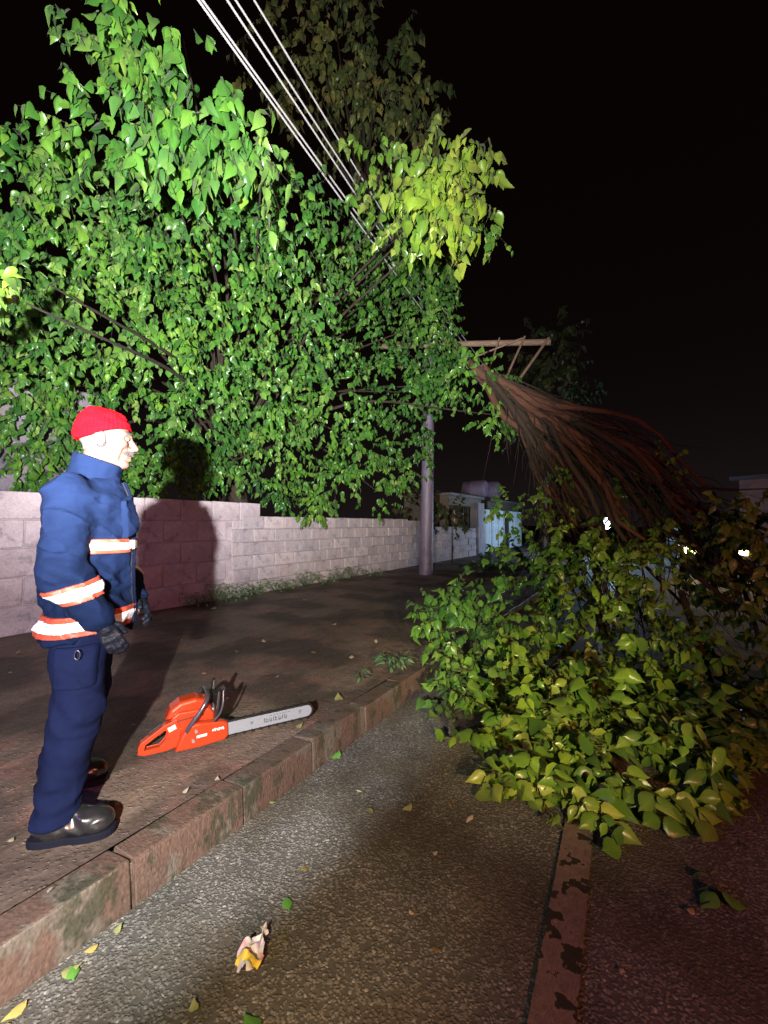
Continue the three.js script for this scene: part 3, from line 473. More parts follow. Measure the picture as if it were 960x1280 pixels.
{
  const at = P(757, 657, 18), t = thing('work_light', 'bright bluish white work light on a tripod beyond the fallen tree', 'lamp', V(at.x, 0.01, at.z));
  tripod(t, at.y - 0.06); mesh('housing', new THREE.CylinderGeometry(0.05, 0.06, 0.06, 16).translate(0, at.y - 0.11, 0), blackMetal, t);
  mesh('lamp_lens', new THREE.SphereGeometry(0.24, 20, 14).translate(0, at.y + 0.08, 0), glow(16, 18, 22), t);
  const l = new THREE.PointLight(lin(0.5, 0.72, 1), 46, 0, 2); l.name = 'work_light_lamp'; l.position.set(at.x, at.y, at.z); l.castShadow = true; scene.add(l);
}
{
  const p = V(5.3, 0, -13.8).setY(PY), t = thing('marker_post', 'short white marker post beside the pavement beyond the fallen branches', 'post', p);
  mesh('post', new RoundedBoxGeometry(0.2, 1.05, 0.12, 2, 0.03).translate(0, 0.52, 0), stoneMat(0.75, 0.76, 0.8, 0.4), t);
  for (let k = 0; k < 3; k++) mesh('band', box(0.206, 0.05, 0.126, 0, 0.5 + k * 0.14, 0), stoneMat(0.06, 0.06, 0.08), t);
}
// ---------------------------------------------------------------- weeds
const weedLeaf = leafGeo(0.5, 0.3, 0.4);
function weed(name, label, at, r, h, n, base, group) {
  const t = thing(name, label, 'weed', at, group), gs = [], st = [];
  for (let i = 0; i < n; i++) {
    const a = R(0, 6.28), q = Math.sqrt(rnd()) * r, top = V(Math.cos(a) * q, R(0.25, 1) * h, Math.sin(a) * q), s = R(0.035, 0.075);
    if (i % 3 === 0) st.push(tube([V(top.x * 0.3, 0, top.z * 0.3), V(top.x * 0.6, top.y * 0.55, top.z * 0.6), top], 0.003, 0.0015, 3, 3));
    gs.push(weedLeaf.clone().applyMatrix4(leafMatrix(top, V(Math.cos(a), R(-0.6, 0.7), Math.sin(a)), V(R(-0.5, 0.5), 1, R(-0.5, 0.8)), s)));
  }
  mesh('leaves', merge(gs), leafMat(...base), t).userData.kind = 'stuff'; mesh('stems', merge(st), leafMat(0.06, 0.11, 0.04), t).userData.kind = 'stuff';
}
for (const tt of [2.35, 2.65, 2.95, 3.3, 3.6, 3.95, 4.4, 4.8, 5.3, 5.8, 6.4, 7.1]) weed('weed', 'low green weed growing at the foot of the block wall', wallAt(tt, 0.22 + R(0, 0.16), PY), R(0.2, 0.34), R(0.14, 0.34), Math.floor(R(70, 120)), [0.2, 0.32, 0.14], 'weeds along the foot of the wall');
weed('kerb_weed', 'bushy pale green weed on the pavement at the kerb by the fallen branches', onLevel(492, 832, PY), 0.15, 0.12, 90, [0.10, 0.2, 0.09]);
weed('sprig_weed', 'tiny green weed growing from the muddy pavement near the kerb', onLevel(452, 847, PY), 0.05, 0.08, 16, [0.10, 0.17, 0.09]);
// shrub in front of the gate and ivy-like growth at the wall's broken end
function shrub(name, label, clumps, base, singles) {
  const t = thing(name, label, 'shrub'), leaves = [], twigs = []; spraysIn(clumps, leaves, twigs, { floor: PY }); const b = clumps[0][0];
  mesh('stem', tube([V(b.x, PY, b.z), V(b.x, PY + 0.3, b.z), b], 0.03, 0.01, 5, 4), barkMat, t); mesh('twigs', merge(twigs), barkMat, t).userData.kind = 'stuff'; addLeaves(t, leaves, base, singles);
}
shrub('gate_shrub', 'dark low shrub growing in front of the corrugated gate', [[P(610, 712, 12.2), 0.8, 0.42, 0.7, 180, 0.16, 0.4, 0], [P(655, 705, 12.6), 0.7, 0.5, 0.6, 150, 0.16, 0.4, 0]], [0.04, 0.09, 0.025], 20);
shrub('wall_shrub', 'dark scrub between the pole and the low house', [[P(565, 640, 14), 0.8, 0.5, 0.6, 130, 0.17, 0.5, 0.2], [P(520, 635, 13.5), 0.7, 0.5, 0.6, 110, 0.17, 0.5, 0.2]], [0.035, 0.065, 0.02], 20);

// ---------------------------------------------------------------- litter on the ground
const litterMats = { green: leafMat(0.10, 0.30, 0.04), pale: leafMat(0.30, 0.32, 0.12), yellow: leafMat(0.42, 0.33, 0.09), brown: leafMat(0.22, 0.14, 0.07), cream: leafMat(0.5, 0.44, 0.33) };
function fallenLeaf(px, py, y, size, mat, label, group, yaw = R(0, 6.28)) {
  const m = mesh('fallen_leaf', leafGeos[Math.floor(R(0, 4))], litterMats[mat]); m.position.copy(onLevel(px, py, y)).y += 0.012 + size * 0.12; m.scale.setScalar(size); m.rotation.set(-Math.PI / 2 + R(-0.25, 0.3), 0, 0); m.rotateOnWorldAxis(V(0, 1, 0), yaw);
  tag(m, label, 'leaf', group); return m;
}
fallenLeaf(424, 940, 0, 0.12, 'green', 'bright green leaf lying against the foot of the kerb', null, -0.9);
const hue = { green: 'bright green', pale: 'pale green', yellow: 'yellow', brown: 'brown', cream: 'cream-coloured' };
for (const [x, y, s, m] of [[513, 1003, 0.07, 'pale'], [463, 1008, 0.06, 'pale'], [380, 1082, 0.05, 'yellow'], [361, 1117, 0.05, 'green'], [588, 1016, 0.045, 'cream'], [583, 1045, 0.04, 'brown'], [540, 1062, 0.025, 'cream'], [413, 1045, 0.025, 'cream'], [511, 1130, 0.025, 'cream'], [325, 1271, 0.06, 'green'], [330, 1150, 0.02, 'cream'], [922, 1052, 0.07, 'pale'], [850, 1131, 0.05, 'cream'], [540, 1175, 0.025, 'brown'], [250, 1250, 0.03, 'pale'], [600, 1120, 0.03, 'brown'], [470, 1180, 0.02, 'cream'], [770, 1200, 0.02, 'cream'], [560, 1000, 0.03, 'brown'], [447, 985, 0.03, 'cream'], [497, 905, 0.03, 'pale'], [555, 960, 0.03, 'yellow']]) fallenLeaf(x, y, 0, s, m, `small ${hue[m]} leaf lying loose on the wet road`, `${hue[m]} leaves on the road`);
for (const [x, y, s, m] of [[20, 1048, 0.03, 'cream'], [76, 1104, 0.035, 'cream'], [233, 988, 0.03, 'cream'], [275, 973, 0.025, 'cream'], [372, 908, 0.05, 'pale'], [255, 842, 0.05, 'cream'], [425, 875, 0.07, 'pale'], [150, 1000, 0.025, 'brown'], [330, 800, 0.07, 'cream'], [420, 780, 0.07, 'cream'], [390, 815, 0.06, 'brown'], [470, 800, 0.06, 'cream'], [350, 845, 0.05, 'cream'], [300, 815, 0.05, 'brown'], [230, 800, 0.05, 'cream'], [440, 820, 0.06, 'cream'], [270, 760, 0.09, 'cream'], [380, 750, 0.09, 'brown'], [18, 840, 0.05, 'cream'], [30, 815, 0.08, 'yellow'], [170, 905, 0.03, 'cream']]) fallenLeaf(x, y, PY, s, m, `${hue[m]} scrap of leaf on the muddy pavement`, `${hue[m]} leaf scraps on the pavement`);
for (const [x, y, s, m] of [[22, 1268, 0.05, 'yellow'], [45, 1240, 0.055, 'yellow'], [90, 1206, 0.05, 'pale'], [100, 1199, 0.05, 'green'], [131, 1172, 0.04, 'yellow'], [152, 1157, 0.03, 'pale'], [340, 1000, 0.04, 'pale']]) fallenLeaf(x, y, 0, s, m, `${hue[m]} leaf caught at the foot of the kerb stones`, `${hue[m]} leaves along the kerb foot`);
{ // sprig torn off the tree
  const at = onLevel(888, 1118), t = thing('leafy_sprig', 'torn green sprig of three leaves lying alone on the dark road', 'sprig', at.setY(0.012));
  mesh('stem', tube([V(-0.1, 0.008, 0.03), V(0, 0.02, 0), V(0.02, 0.05, -0.08)], 0.003, 0.002, 5, 6), barkMat, t);
  for (const [x, z, yaw, s, ti] of [[0.0, -0.03, 2.9, 0.11, 0.5], [-0.02, 0.0, -1.2, 0.08, 0.2], [0.02, 0, 1.3, 0.09, 0.25], [0.01, -0.1, 3.3, 0.07, 0.6]]) { const m = mesh('leaf', leafGeos[0], litterMats.green, t); m.position.set(x, 0.03, z); m.scale.setScalar(s); m.rotation.set(-Math.PI / 2 + ti, 0, 0); m.rotateOnWorldAxis(V(0, 1, 0), yaw); }
}
{ // crumpled wrapper: clear film with pink print and a yellow end
  const g = new THREE.PlaneGeometry(0.085, 0.15, 14, 22), p = g.attributes.position, col = [];
  for (let i = 0; i < p.count; i++) {
    const x = p.getX(i), y = p.getY(i), v = (y + 0.075) / 0.15, n = perlin.noise(x * 40, y * 38, 2), n2 = perlin.noise(x * 90, y * 85, 9);
    const w = 0.6 + 0.4 * Math.sin(v * 5) + 0.25 * perlin.noise(y * 30, 4, 1); p.setXYZ(i, x * w + 0.006 * n2, y + 0.012 * n, 0.02 + 0.018 * n + 0.008 * n2 + 0.012 * Math.sin(x * 60 + v * 8));
    const q = n * 0.5 + 0.5; let c = [0.62, 0.66, 0.72]; if (v < 0.5 && v > 0.3) c = q > 0.45 ? [0.55, 0.25, 0.3] : [0.6, 0.5, 0.55]; if (v <= 0.3 && v > 0.12) c = [0.75, 0.62, 0.10]; if (v > 0.55 && v < 0.72 && Math.abs(x) < 0.02) c = [0.3, 0.2, 0.35]; col.push(...c);
  }
  g.setAttribute('color', new THREE.Float32BufferAttribute(col, 3)); g.computeVertexNormals();
  const m = mesh('wrapper', g.rotateX(-Math.PI / 2), new THREE.MeshPhysicalMaterial({ vertexColors: true, roughness: 0.3, clearcoat: 0.6, clearcoatRoughness: 0.15, side: THREE.DoubleSide }));
  m.position.copy(onLevel(322, 1184)).y = 0.02; m.rotation.y = -0.25; tag(m, 'crumpled clear plastic wrapper with pink print and yellow end on the road', 'wrapper');
}
// ---------------------------------------------------------------- chainsaw on the pavement
{
  const tail = onLevel(177, 941, PY), t = thing('chainsaw', 'orange chainsaw with a long grey bar lying on the muddy pavement', 'chainsaw', tail.clone().setY(PY + 0.012)); t.rotation.y = 0.527;
  const orange = new THREE.MeshPhysicalMaterial({ color: lin(0.42, 0.035, 0.006), roughness: 0.35, clearcoat: 0.5, clearcoatRoughness: 0.2, bumpMap: grainBump, bumpScale: 0.0006 });
  const black = new THREE.MeshStandardMaterial({ color: lin(0.012, 0.012, 0.014), roughness: 0.4 }), tubeMat = new THREE.MeshStandardMaterial({ color: lin(0.09, 0.085, 0.1), roughness: 0.22, metalness: 0.5 });
  const steel = new THREE.MeshStandardMaterial({ color: lin(0.3, 0.31, 0.33), roughness: 0.4, metalness: 0.4 }), white = new THREE.MeshStandardMaterial({ color: lin(0.75, 0.72, 0.7), roughness: 0.4 });
  const ext = (pts, depth, z, bevel = 0.006, hole) => { const s = new THREE.Shape(new THREE.SplineCurve(pts.map((p) => new THREE.Vector2(...p))).points); if (hole) s.holes.push(new THREE.Path(hole.map((p) => new THREE.Vector2(...p)))); return new THREE.ExtrudeGeometry(s, { depth: depth - 2 * bevel, bevelEnabled: true, bevelThickness: bevel, bevelSize: bevel, bevelOffset: -bevel * 0.5, bevelSegments: 3, curveSegments: 6 }).translate(0, 0, z + bevel); };
  const rh = mesh('rear_handle', ext([[0.0, 0.012], [0.002, 0.048], [0.012, 0.068], [0.06, 0.098], [0.13, 0.142], [0.19, 0.16], [0.21, 0.1], [0.2, 0.012], [0.14, 0.0], [0.03, 0.0]], 0.046, -0.005, 0.005, [[0.026, 0.026], [0.03, 0.056], [0.075, 0.085], [0.13, 0.117], [0.148, 0.104], [0.135, 0.058], [0.104, 0.028]]), orange, t);
  mesh('throttle_trigger', ext([[0.09, 0.096], [0.125, 0.114], [0.124, 0.1], [0.104, 0.082]], 0.016, 0.01, 0.003), black, rh);
  mesh('throttle_lock', ext([[0.05, 0.1], [0.11, 0.138], [0.11, 0.148], [0.05, 0.112]], 0.014, 0.01, 0.003), black, rh);
  mesh('engine_body', ext([[0.15, 0.008], [0.15, 0.12], [0.17, 0.17], [0.2, 0.19], [0.36, 0.185], [0.385, 0.15], [0.39, 0.05], [0.37, 0.008]], 0.15, -0.115, 0.012), orange, t);
  const top = mesh('top_cover', ext([[0.145, 0.165], [0.165, 0.205], [0.21, 0.235], [0.29, 0.243], [0.345, 0.225], [0.37, 0.18], [0.33, 0.17], [0.2, 0.16]], 0.12, -0.1, 0.02), orange, t);
  mesh('body_seam', tube([V(0.19, 0.15, 0.041), V(0.25, 0.155, 0.042), V(0.33, 0.16, 0.041)], 0.003, 0.003, 5, 4), black, t);
  const cc = mesh('clutch_cover', ext([[0.185, 0.004], [0.215, 0.075], [0.25, 0.122], [0.3, 0.13], [0.37, 0.12], [0.43, 0.112], [0.452, 0.1], [0.456, 0.03], [0.44, 0.012], [0.3, 0.002]], 0.05, 0.04, 0.011), orange, t);
  mesh('cover_mark', box(0.055, 0.014, 0.002).applyMatrix4(new THREE.Matrix4().makeRotationZ(0.04)).translate(0.315, 0.062, 0.091), white, cc);
  for (let k = 0; k < 6; k++) mesh('cover_mark', box(0.007, 0.012 + (k % 2) * 0.004, 0.002).applyMatrix4(new THREE.Matrix4().makeRotationZ(-0.2 + 0.3 * (k % 3))).translate(0.375 + k * 0.011, 0.08, 0.091), white, cc);
  for (const [x, y] of [[0.27, 0.045], [0.285, 0.095]]) mesh('bar_nut', new THREE.CylinderGeometry(0.009, 0.009, 0.012, 6).rotateX(Math.PI / 2).translate(x, y, 0.095), steel, cc);
  mesh('rear_label', box(0.04, 0.026, 0.002).applyMatrix4(new THREE.Matrix4().makeRotationZ(0.35)).translate(0.165, 0.118, 0.042), white, t);
  mesh('fuel_cap', new THREE.CylinderGeometry(0.022, 0.022, 0.02, 16).rotateX(Math.PI / 2).translate(0.22, 0.05, -0.125), black, t);
  mesh('starter_cover', ext([[0.2, 0.03], [0.19, 0.12], [0.23, 0.165], [0.32, 0.165], [0.35, 0.11], [0.33, 0.03]], 0.035, -0.148, 0.01), black, t);
  mesh('muffler', new RoundedBoxGeometry(0.045, 0.08, 0.09, 2, 0.01).translate(0.4, 0.13, -0.045), steel, t);
  const pull = mesh('pull_handle', new RoundedBoxGeometry(0.02, 0.018, 0.075, 2, 0.006).translate(0.26, 0.16, -0.165), black, t);
  mesh('front_handle', tube([V(0.235, 0.06, 0.065), V(0.245, 0.115, 0.085), V(0.3, 0.19, 0.09), V(0.345, 0.255, 0.07), V(0.352, 0.27, 0.0), V(0.345, 0.262, -0.11), V(0.32, 0.19, -0.158), V(0.28, 0.04, -0.158), V(0.25, 0.012, -0.13)], 0.0125, 0.0125, 10, 50), tubeMat, t);
  // fork-shaped hand guard in front of the handle
  const gs = new THREE.Shape([[0.095, 0.13], [0.1, 0.2], [0.085, 0.29], [0.065, 0.305], [0.05, 0.29], [0.045, 0.25], [-0.02, 0.245], [-0.09, 0.25], [-0.1, 0.3], [-0.125, 0.305], [-0.14, 0.28], [-0.14, 0.16], [-0.1, 0.15], [-0.09, 0.2], [0.04, 0.2], [0.06, 0.13]].map((p) => new THREE.Vector2(...p)));
  const guard = mesh('hand_guard', new THREE.ExtrudeGeometry(gs, { depth: 0.008, bevelEnabled: true, bevelThickness: 0.004, bevelSize: 0.004, bevelSegments: 2 }).rotateY(-Math.PI / 2), tubeMat, t); guard.position.set(0.375, 0.0, 0); guard.rotation.z = -0.13; guard.material = black;
  mesh('guard_edge', tube([V(0.375, 0.135, 0.098), V(0.405, 0.165, 0.103), V(0.425, 0.215, 0.1), V(0.432, 0.29, 0.08)], 0.0075, 0.006, 6, 12), tubeMat, t);
  mesh('bumper_spike', ext([[0.44, 0.02], [0.475, 0.03], [0.45, 0.045], [0.478, 0.06], [0.45, 0.075], [0.472, 0.09], [0.44, 0.1]], 0.006, 0.03, 0.001), steel, t);
  // bar with its print, chain round it
  const BX0 = 0.41, BX1 = 0.985, BY = 0.058, BH = 0.037, bs = new THREE.Shape(); bs.moveTo(BX0, BY - BH); bs.lineTo(BX1 - BH, BY - BH * 0.94); bs.absarc(BX1 - BH, BY, BH * 0.94, -Math.PI / 2, Math.PI / 2, false); bs.lineTo(BX0, BY + BH); bs.closePath();
  const bg = new THREE.ExtrudeGeometry(bs, { depth: 0.004, bevelEnabled: true, bevelThickness: 0.0008, bevelSize: 0.001, bevelSegments: 1, curveSegments: 14 }).translate(0, 0, 0.063), bp = bg.attributes.position, buv = [];
  for (let i = 0; i < bp.count; i++) buv.push((bp.getX(i) - BX0) / (BX1 - BX0), (bp.getY(i) - BY + BH) / (2 * BH)); bg.setAttribute('uv', new THREE.Float32BufferAttribute(buv, 2));
  const cv = document.createElement('canvas'); cv.width = 1024; cv.height = 128; const c = cv.getContext('2d');
  c.fillStyle = '#868d98'; c.fillRect(0, 0, 1024, 128); for (let i = 0; i < 900; i++) { c.fillStyle = `rgba(${rnd() < 0.5 ? '70,74,84' : '230,234,240'},${R(0.04, 0.16)})`; c.fillRect(R(0, 1024), R(0, 128), R(6, 70), R(0.6, 1.6)); }
  c.strokeStyle = c.fillStyle = 'rgba(40,40,56,0.9)'; c.lineWidth = 5;
  const emblem = (x, y, s) => { c.beginPath(); c.moveTo(x - s, y - s); c.lineTo(x, y + s * 0.2); c.lineTo(x + s, y - s); c.moveTo(x, y + s * 0.2); c.lineTo(x, y + s); c.stroke(); c.beginPath(); c.arc(x, y - s * 0.9, s * 0.28, 0, 7); c.fill(); };
  emblem(880, 62, 20); emblem(340, 66, 17);
  let gx = 470; for (const w of [10, 34, 30, 12, 32, 34, 14, 30]) { c.fillRect(gx, 44, 7, 46); if (w > 20) { c.fillRect(gx, 84, w - 4, 7); if (w % 4) c.fillRect(gx + w - 12, 58, 7, 30); else c.fillRect(gx, 60, w - 8, 7); } gx += w + 9; }
  for (let k = 0; k < 7; k++) c.fillRect(540 + k * 34, 26, 18, 5);
  const bt = new THREE.CanvasTexture(cv); bt.colorSpace = THREE.SRGBColorSpace; bt.anisotropy = 4;
  mesh('guide_bar', bg, new THREE.MeshStandardMaterial({ map: bt, roughness: 0.42, metalness: 0.15 }), t);
  const links = [], cutter = box(0.012, 0.013, 0.006), tie = box(0.0135, 0.010, 0.008), L1 = BX1 - BH - BX0, arc = Math.PI * BH, total = 2 * L1 + arc;
  for (let s = 0, k = 0; s < total; s += 0.0125, k++) {
    let x, y, a; if (s < L1) { x = BX0 + s; y = BY + BH + 0.004; a = 0; } else if (s < L1 + arc) { const th = Math.PI / 2 - (s - L1) / BH; x = BX1 - BH + Math.cos(th) * (BH + 0.004); y = BY + Math.sin(th) * (BH + 0.004); a = th - Math.PI / 2; } else { x = BX1 - BH - (s - L1 - arc); y = BY - BH - 0.004; a = Math.PI; }
    links.push((k % 4 === 0 ? cutter : tie).clone().applyMatrix4(new THREE.Matrix4().makeRotationZ(a).setPosition(x, y, 0.065)));
    if (k % 4 === 0) links.push(box(0.007, 0.007, 0.006, 0, 0.009, 0).applyMatrix4(new THREE.Matrix4().makeRotationZ(a).setPosition(x, y, 0.065)));
  }
  mesh('saw_chain', merge(links), black, t);
}
// ---------------------------------------------------------------- the firefighter
function nets(f, lo, hi, cell) {                                          // surface nets over a distance function
  const nx = Math.ceil((hi[0] - lo[0]) / cell) + 1, ny = Math.ceil((hi[1] - lo[1]) / cell) + 1, nz = Math.ceil((hi[2] - lo[2]) / cell) + 1, val = new Float32Array(nx * ny * nz), at = (i, j, k) => (k * ny + j) * nx + i;
  for (let k = 0; k < nz; k++) for (let j = 0; j < ny; j++) for (let i = 0; i < nx; i++) val[at(i, j, k)] = f(lo[0] + i * cell, lo[1] + j * cell, lo[2] + k * cell);
  const vid = new Int32Array(nx * ny * nz).fill(-1), pos = [], idx = [], corners = [[0, 0, 0], [1, 0, 0], [0, 1, 0], [1, 1, 0], [0, 0, 1], [1, 0, 1], [0, 1, 1], [1, 1, 1]], edges = [[0, 1], [2, 3], [4, 5], [6, 7], [0, 2], [1, 3], [4, 6], [5, 7], [0, 4], [1, 5], [2, 6], [3, 7]];
  for (let k = 0; k < nz - 1; k++) for (let j = 0; j < ny - 1; j++) for (let i = 0; i < nx - 1; i++) {
    const v = corners.map((c) => val[at(i + c[0], j + c[1], k + c[2])]); let m = 0; v.forEach((x, q) => { if (x < 0) m |= 1 << q; }); if (m === 0 || m === 255) continue;
    let x = 0, y = 0, z = 0, n = 0; for (const [a, b] of edges) if ((v[a] < 0) !== (v[b] < 0)) { const t = v[a] / (v[a] - v[b]), A = corners[a], B = corners[b]; x += lerp(A[0], B[0], t); y += lerp(A[1], B[1], t); z += lerp(A[2], B[2], t); n++; }
    vid[at(i, j, k)] = pos.length / 3; pos.push(lo[0] + (i + x / n) * cell, lo[1] + (j + y / n) * cell, lo[2] + (k + z / n) * cell);
  }
  for (let k = 1; k < nz - 1; k++) for (let j = 1; j < ny - 1; j++) for (let i = 1; i < nx - 1; i++) {
    const a = val[at(i, j, k)] < 0; const quad = (p, q, r, s, flip) => { if (p < 0 || q < 0 || r < 0 || s < 0) return; flip ? idx.push(p, q, r, p, r, s) : idx.push(p, r, q, p, s, r); };
    if (a !== val[at(i + 1, j, k)] < 0) quad(vid[at(i, j - 1, k - 1)], vid[at(i, j, k - 1)], vid[at(i, j, k)], vid[at(i, j - 1, k)], a);
    if (a !== val[at(i, j + 1, k)] < 0) quad(vid[at(i - 1, j, k - 1)], vid[at(i - 1, j, k)], vid[at(i, j, k)], vid[at(i, j, k - 1)], a);
    if (a !== val[at(i, j, k + 1)] < 0) quad(vid[at(i - 1, j - 1, k)], vid[at(i, j - 1, k)], vid[at(i, j, k)], vid[at(i - 1, j, k)], a);
  }
  const nrm = new Float32Array(pos.length), uv = new Float32Array(pos.length / 3 * 2), e = cell * 0.5;
  for (let q = 0; q < pos.length; q += 3) {
    const [x, y, z] = [pos[q], pos[q + 1], pos[q + 2]], gx = f(x + e, y, z) - f(x - e, y, z), gy = f(x, y + e, z) - f(x, y - e, z), gz = f(x, y, z + e) - f(x, y, z - e), l = Math.hypot(gx, gy, gz) || 1;
    nrm[q] = gx / l; nrm[q + 1] = gy / l; nrm[q + 2] = gz / l; uv[q / 3 * 2] = x * 0.7 + z * 0.7; uv[q / 3 * 2 + 1] = y;
  }
  const g = new THREE.BufferGeometry(); g.setAttribute('position', new THREE.Float32BufferAttribute(pos, 3)); g.setAttribute('normal', new THREE.Float32BufferAttribute(nrm, 3)); g.setAttribute('uv', new THREE.Float32BufferAttribute(uv, 2)); g.setIndex(idx); return g;
}
const smin = (a, b, k) => { const h = clamp(0.5 + 0.5 * (b - a) / k, 0, 1); return lerp(b, a, h) - k * h * (1 - h); }, smax = (a, b, k) => -smin(-a, -b, k);
const cap = (x, y, z, a, b, ra, rb) => { const bx = b[0] - a[0], by = b[1] - a[1], bz = b[2] - a[2], px = x - a[0], py = y - a[1], pz = z - a[2], t = clamp((px * bx + py * by + pz * bz) / (bx * bx + by * by + bz * bz), 0, 1); return Math.hypot(px - bx * t, py - by * t, pz - bz * t) - lerp(ra, rb, t); };
const ell = (x, y, z, c, r) => { const X = (x - c[0]) / r[0], Y = (y - c[1]) / r[1], Z = (z - c[2]) / r[2], k0 = Math.hypot(X, Y, Z), k1 = Math.hypot(X / r[0], Y / r[1], Z / r[2]); return k1 < 1e-6 ? -Math.min(...r) : k0 * (k0 - 1) / k1; };
const table = (rows, y) => { if (y <= rows[0][0]) return rows[0].slice(1); for (let i = 1; i < rows.length; i++) if (y <= rows[i][0]) { const t = (y - rows[i - 1][0]) / (rows[i][0] - rows[i - 1][0]), s = t * t * (3 - 2 * t); return rows[i].slice(1).map((v, k) => lerp(rows[i - 1][k + 1], v, s)); } return rows.at(-1).slice(1); };
{
  const man = thing('person', 'person in navy firefighter jacket with orange-white bands and red knit cap standing on the pavement', 'person', V(-1.36, PY, -2.0)); man.rotation.y = 0.26;
  // joints; x is forward, +z is his right side
  const J = { sR: [-0.015, 1.40, 0.185], eR: [0.0, 1.09, 0.265], wR: [0.115, 0.9, 0.245], sL: [-0.01, 1.40, -0.185], eL: [0.02, 1.1, -0.27], wL: [0.15, 0.92, -0.13],
    hR: [0.0, 0.9, 0.095], kR: [0.022, 0.5, 0.16], aR: [-0.03, 0.1, 0.212], hL: [-0.02, 0.9, -0.095], kL: [-0.05, 0.5, -0.14], aL: [-0.19, 0.1, -0.2] };
  const crease = (x, y, z) => { const q = 1 - Math.abs(perlin.noise(x * 5 + 2, y * 8 + 3 * x, z * 5)) * 3.2; return q > 0 ? 0.010 * q * q : 0; };
  const fold = (x, y, z, f, a) => a * perlin.noise(x * f, y * f * 1.5, z * f);
  const torsoRows = [[0.74, 0.172, 0.236, 0.014], [0.85, 0.172, 0.23, 0.012], [1.0, 0.172, 0.218, 0.006], [1.15, 0.165, 0.208, 0.008], [1.3, 0.168, 0.215, 0.008], [1.39, 0.15, 0.2, 0.012], [1.45, 0.118, 0.15, 0.02], [1.5, 0.088, 0.095, 0.03], [1.56, 0.07, 0.075, 0.035]];
  const torso = (x, y, z, off) => { const [rx, rz, cx] = table(torsoRows, y), a = rx + off, b = rz + off, q = Math.hypot((x - cx) / a, z / b); return (q - 1) * Math.min(a, b); };
  const sleeves = (x, y, z, o) => Math.min(smin(cap(x, y, z, J.sR, J.eR, 0.09 + o, 0.077 + o), cap(x, y, z, J.eR, J.wR, 0.077 + o, 0.062 + o), 0.05), smin(cap(x, y, z, J.sL, J.eL, 0.09 + o, 0.076 + o), cap(x, y, z, J.eL, J.wL, 0.076 + o, 0.062 + o), 0.05));
  const jacketRaw = (x, y, z) => {
    let d = torso(x, y, z, 0); d = smax(d, 0.795 + 0.012 * Math.sin(x * 14) - y, 0.012); d = smax(d, y - 1.5, 0.02);
    const w = fold(x, y, z, 7, 0.018) + fold(x + 3, y, z, 17, 0.010) + 0.006 * Math.sin(y * 46 + 9 * x + 5 * z) * sstep(1.0, 0.85, y);
    let s = sleeves(x, y, z, 0) + 0.009 * Math.sin(y * 55 + x * 30) * sstep(0.14, 0.02, Math.abs(y - 1.06)) + fold(x, y, z + 5, 13, 0.010);
    return smin(d + w, s, 0.028) - crease(x, y, z) + 0.5 * fold(x, y, z, 40, 0.004);
  };
  const fabMap = dataTex(256, (u, v) => { const n = 0.75 + 0.3 * tnoise(u, v, 5, 161, 4) + 0.2 * (tnoise(u, v, 90, 162, 2) - 0.5); return [n, n, n]; }, true, 3, 3);
  const fabBump = dataTex(256, (u, v, x, y) => { const n = ((x + y) % 8 < 4 ? 0.35 : 0.65) * 0.6 + 0.4 * tnoise(u, v, 64, 163, 2); return [n, n, n]; }, false, 14, 14);
  const navy = new THREE.MeshPhysicalMaterial({ color: lin(0.0042, 0.0095, 0.032), map: fabMap, bumpMap: fabBump, bumpScale: 0.0008, roughness: 0.9, specularIntensity: 0.12 });
  const navyLeg = new THREE.MeshPhysicalMaterial({ color: lin(0.0055, 0.009, 0.034), map: fabMap, bumpMap: fabBump, bumpScale: 0.0008, roughness: 0.9, specularIntensity: 0.12 });
  const skin = new THREE.MeshPhysicalMaterial({ color: lin(0.105, 0.052, 0.041), specularIntensity: 0.5, roughness: 0.55, bumpMap: grainBump, bumpScale: 0.0008 });
  const leather = new THREE.MeshPhysicalMaterial({ color: lin(0.012, 0.012, 0.014), roughness: 0.3, clearcoat: 0.5, clearcoatRoughness: 0.25, bumpMap: grainBump, bumpScale: 0.002 });
  const gloveMat = new THREE.MeshPhysicalMaterial({ color: lin(0.005, 0.006, 0.012), roughness: 0.6, specularIntensity: 0.35, bumpMap: grainBump, bumpScale: 0.002 });
  const orangeTape = new THREE.MeshStandardMaterial({ color: lin(0.34, 0.05, 0.024), roughness: 0.55, bumpMap: fabBump, bumpScale: 0.0005 }), silverTape = new THREE.MeshStandardMaterial({ color: lin(0.82, 0.83, 0.86), roughness: 0.35, bumpMap: fabBump, bumpScale: 0.0004 });
  const zipMat = new THREE.MeshPhysicalMaterial({ color: lin(0.006, 0.007, 0.014), roughness: 0.8, specularIntensity: 0.2 });

  // head in its own axes: x forward, y up, z to his right
  const HC = [0.062, 1.672, 0.0], hy = 0.1, hs = Math.sin(hy), hcs = Math.cos(hy), ht = -0.06;
  const toHead = (x, y, z) => { const X = x - HC[0], Y = y - HC[1], Z = z - HC[2], a = X * hcs - Z * hs, b = X * hs + Z * hcs; return [a * Math.cos(ht) + Y * Math.sin(ht), -a * Math.sin(ht) + Y * Math.cos(ht), b]; };
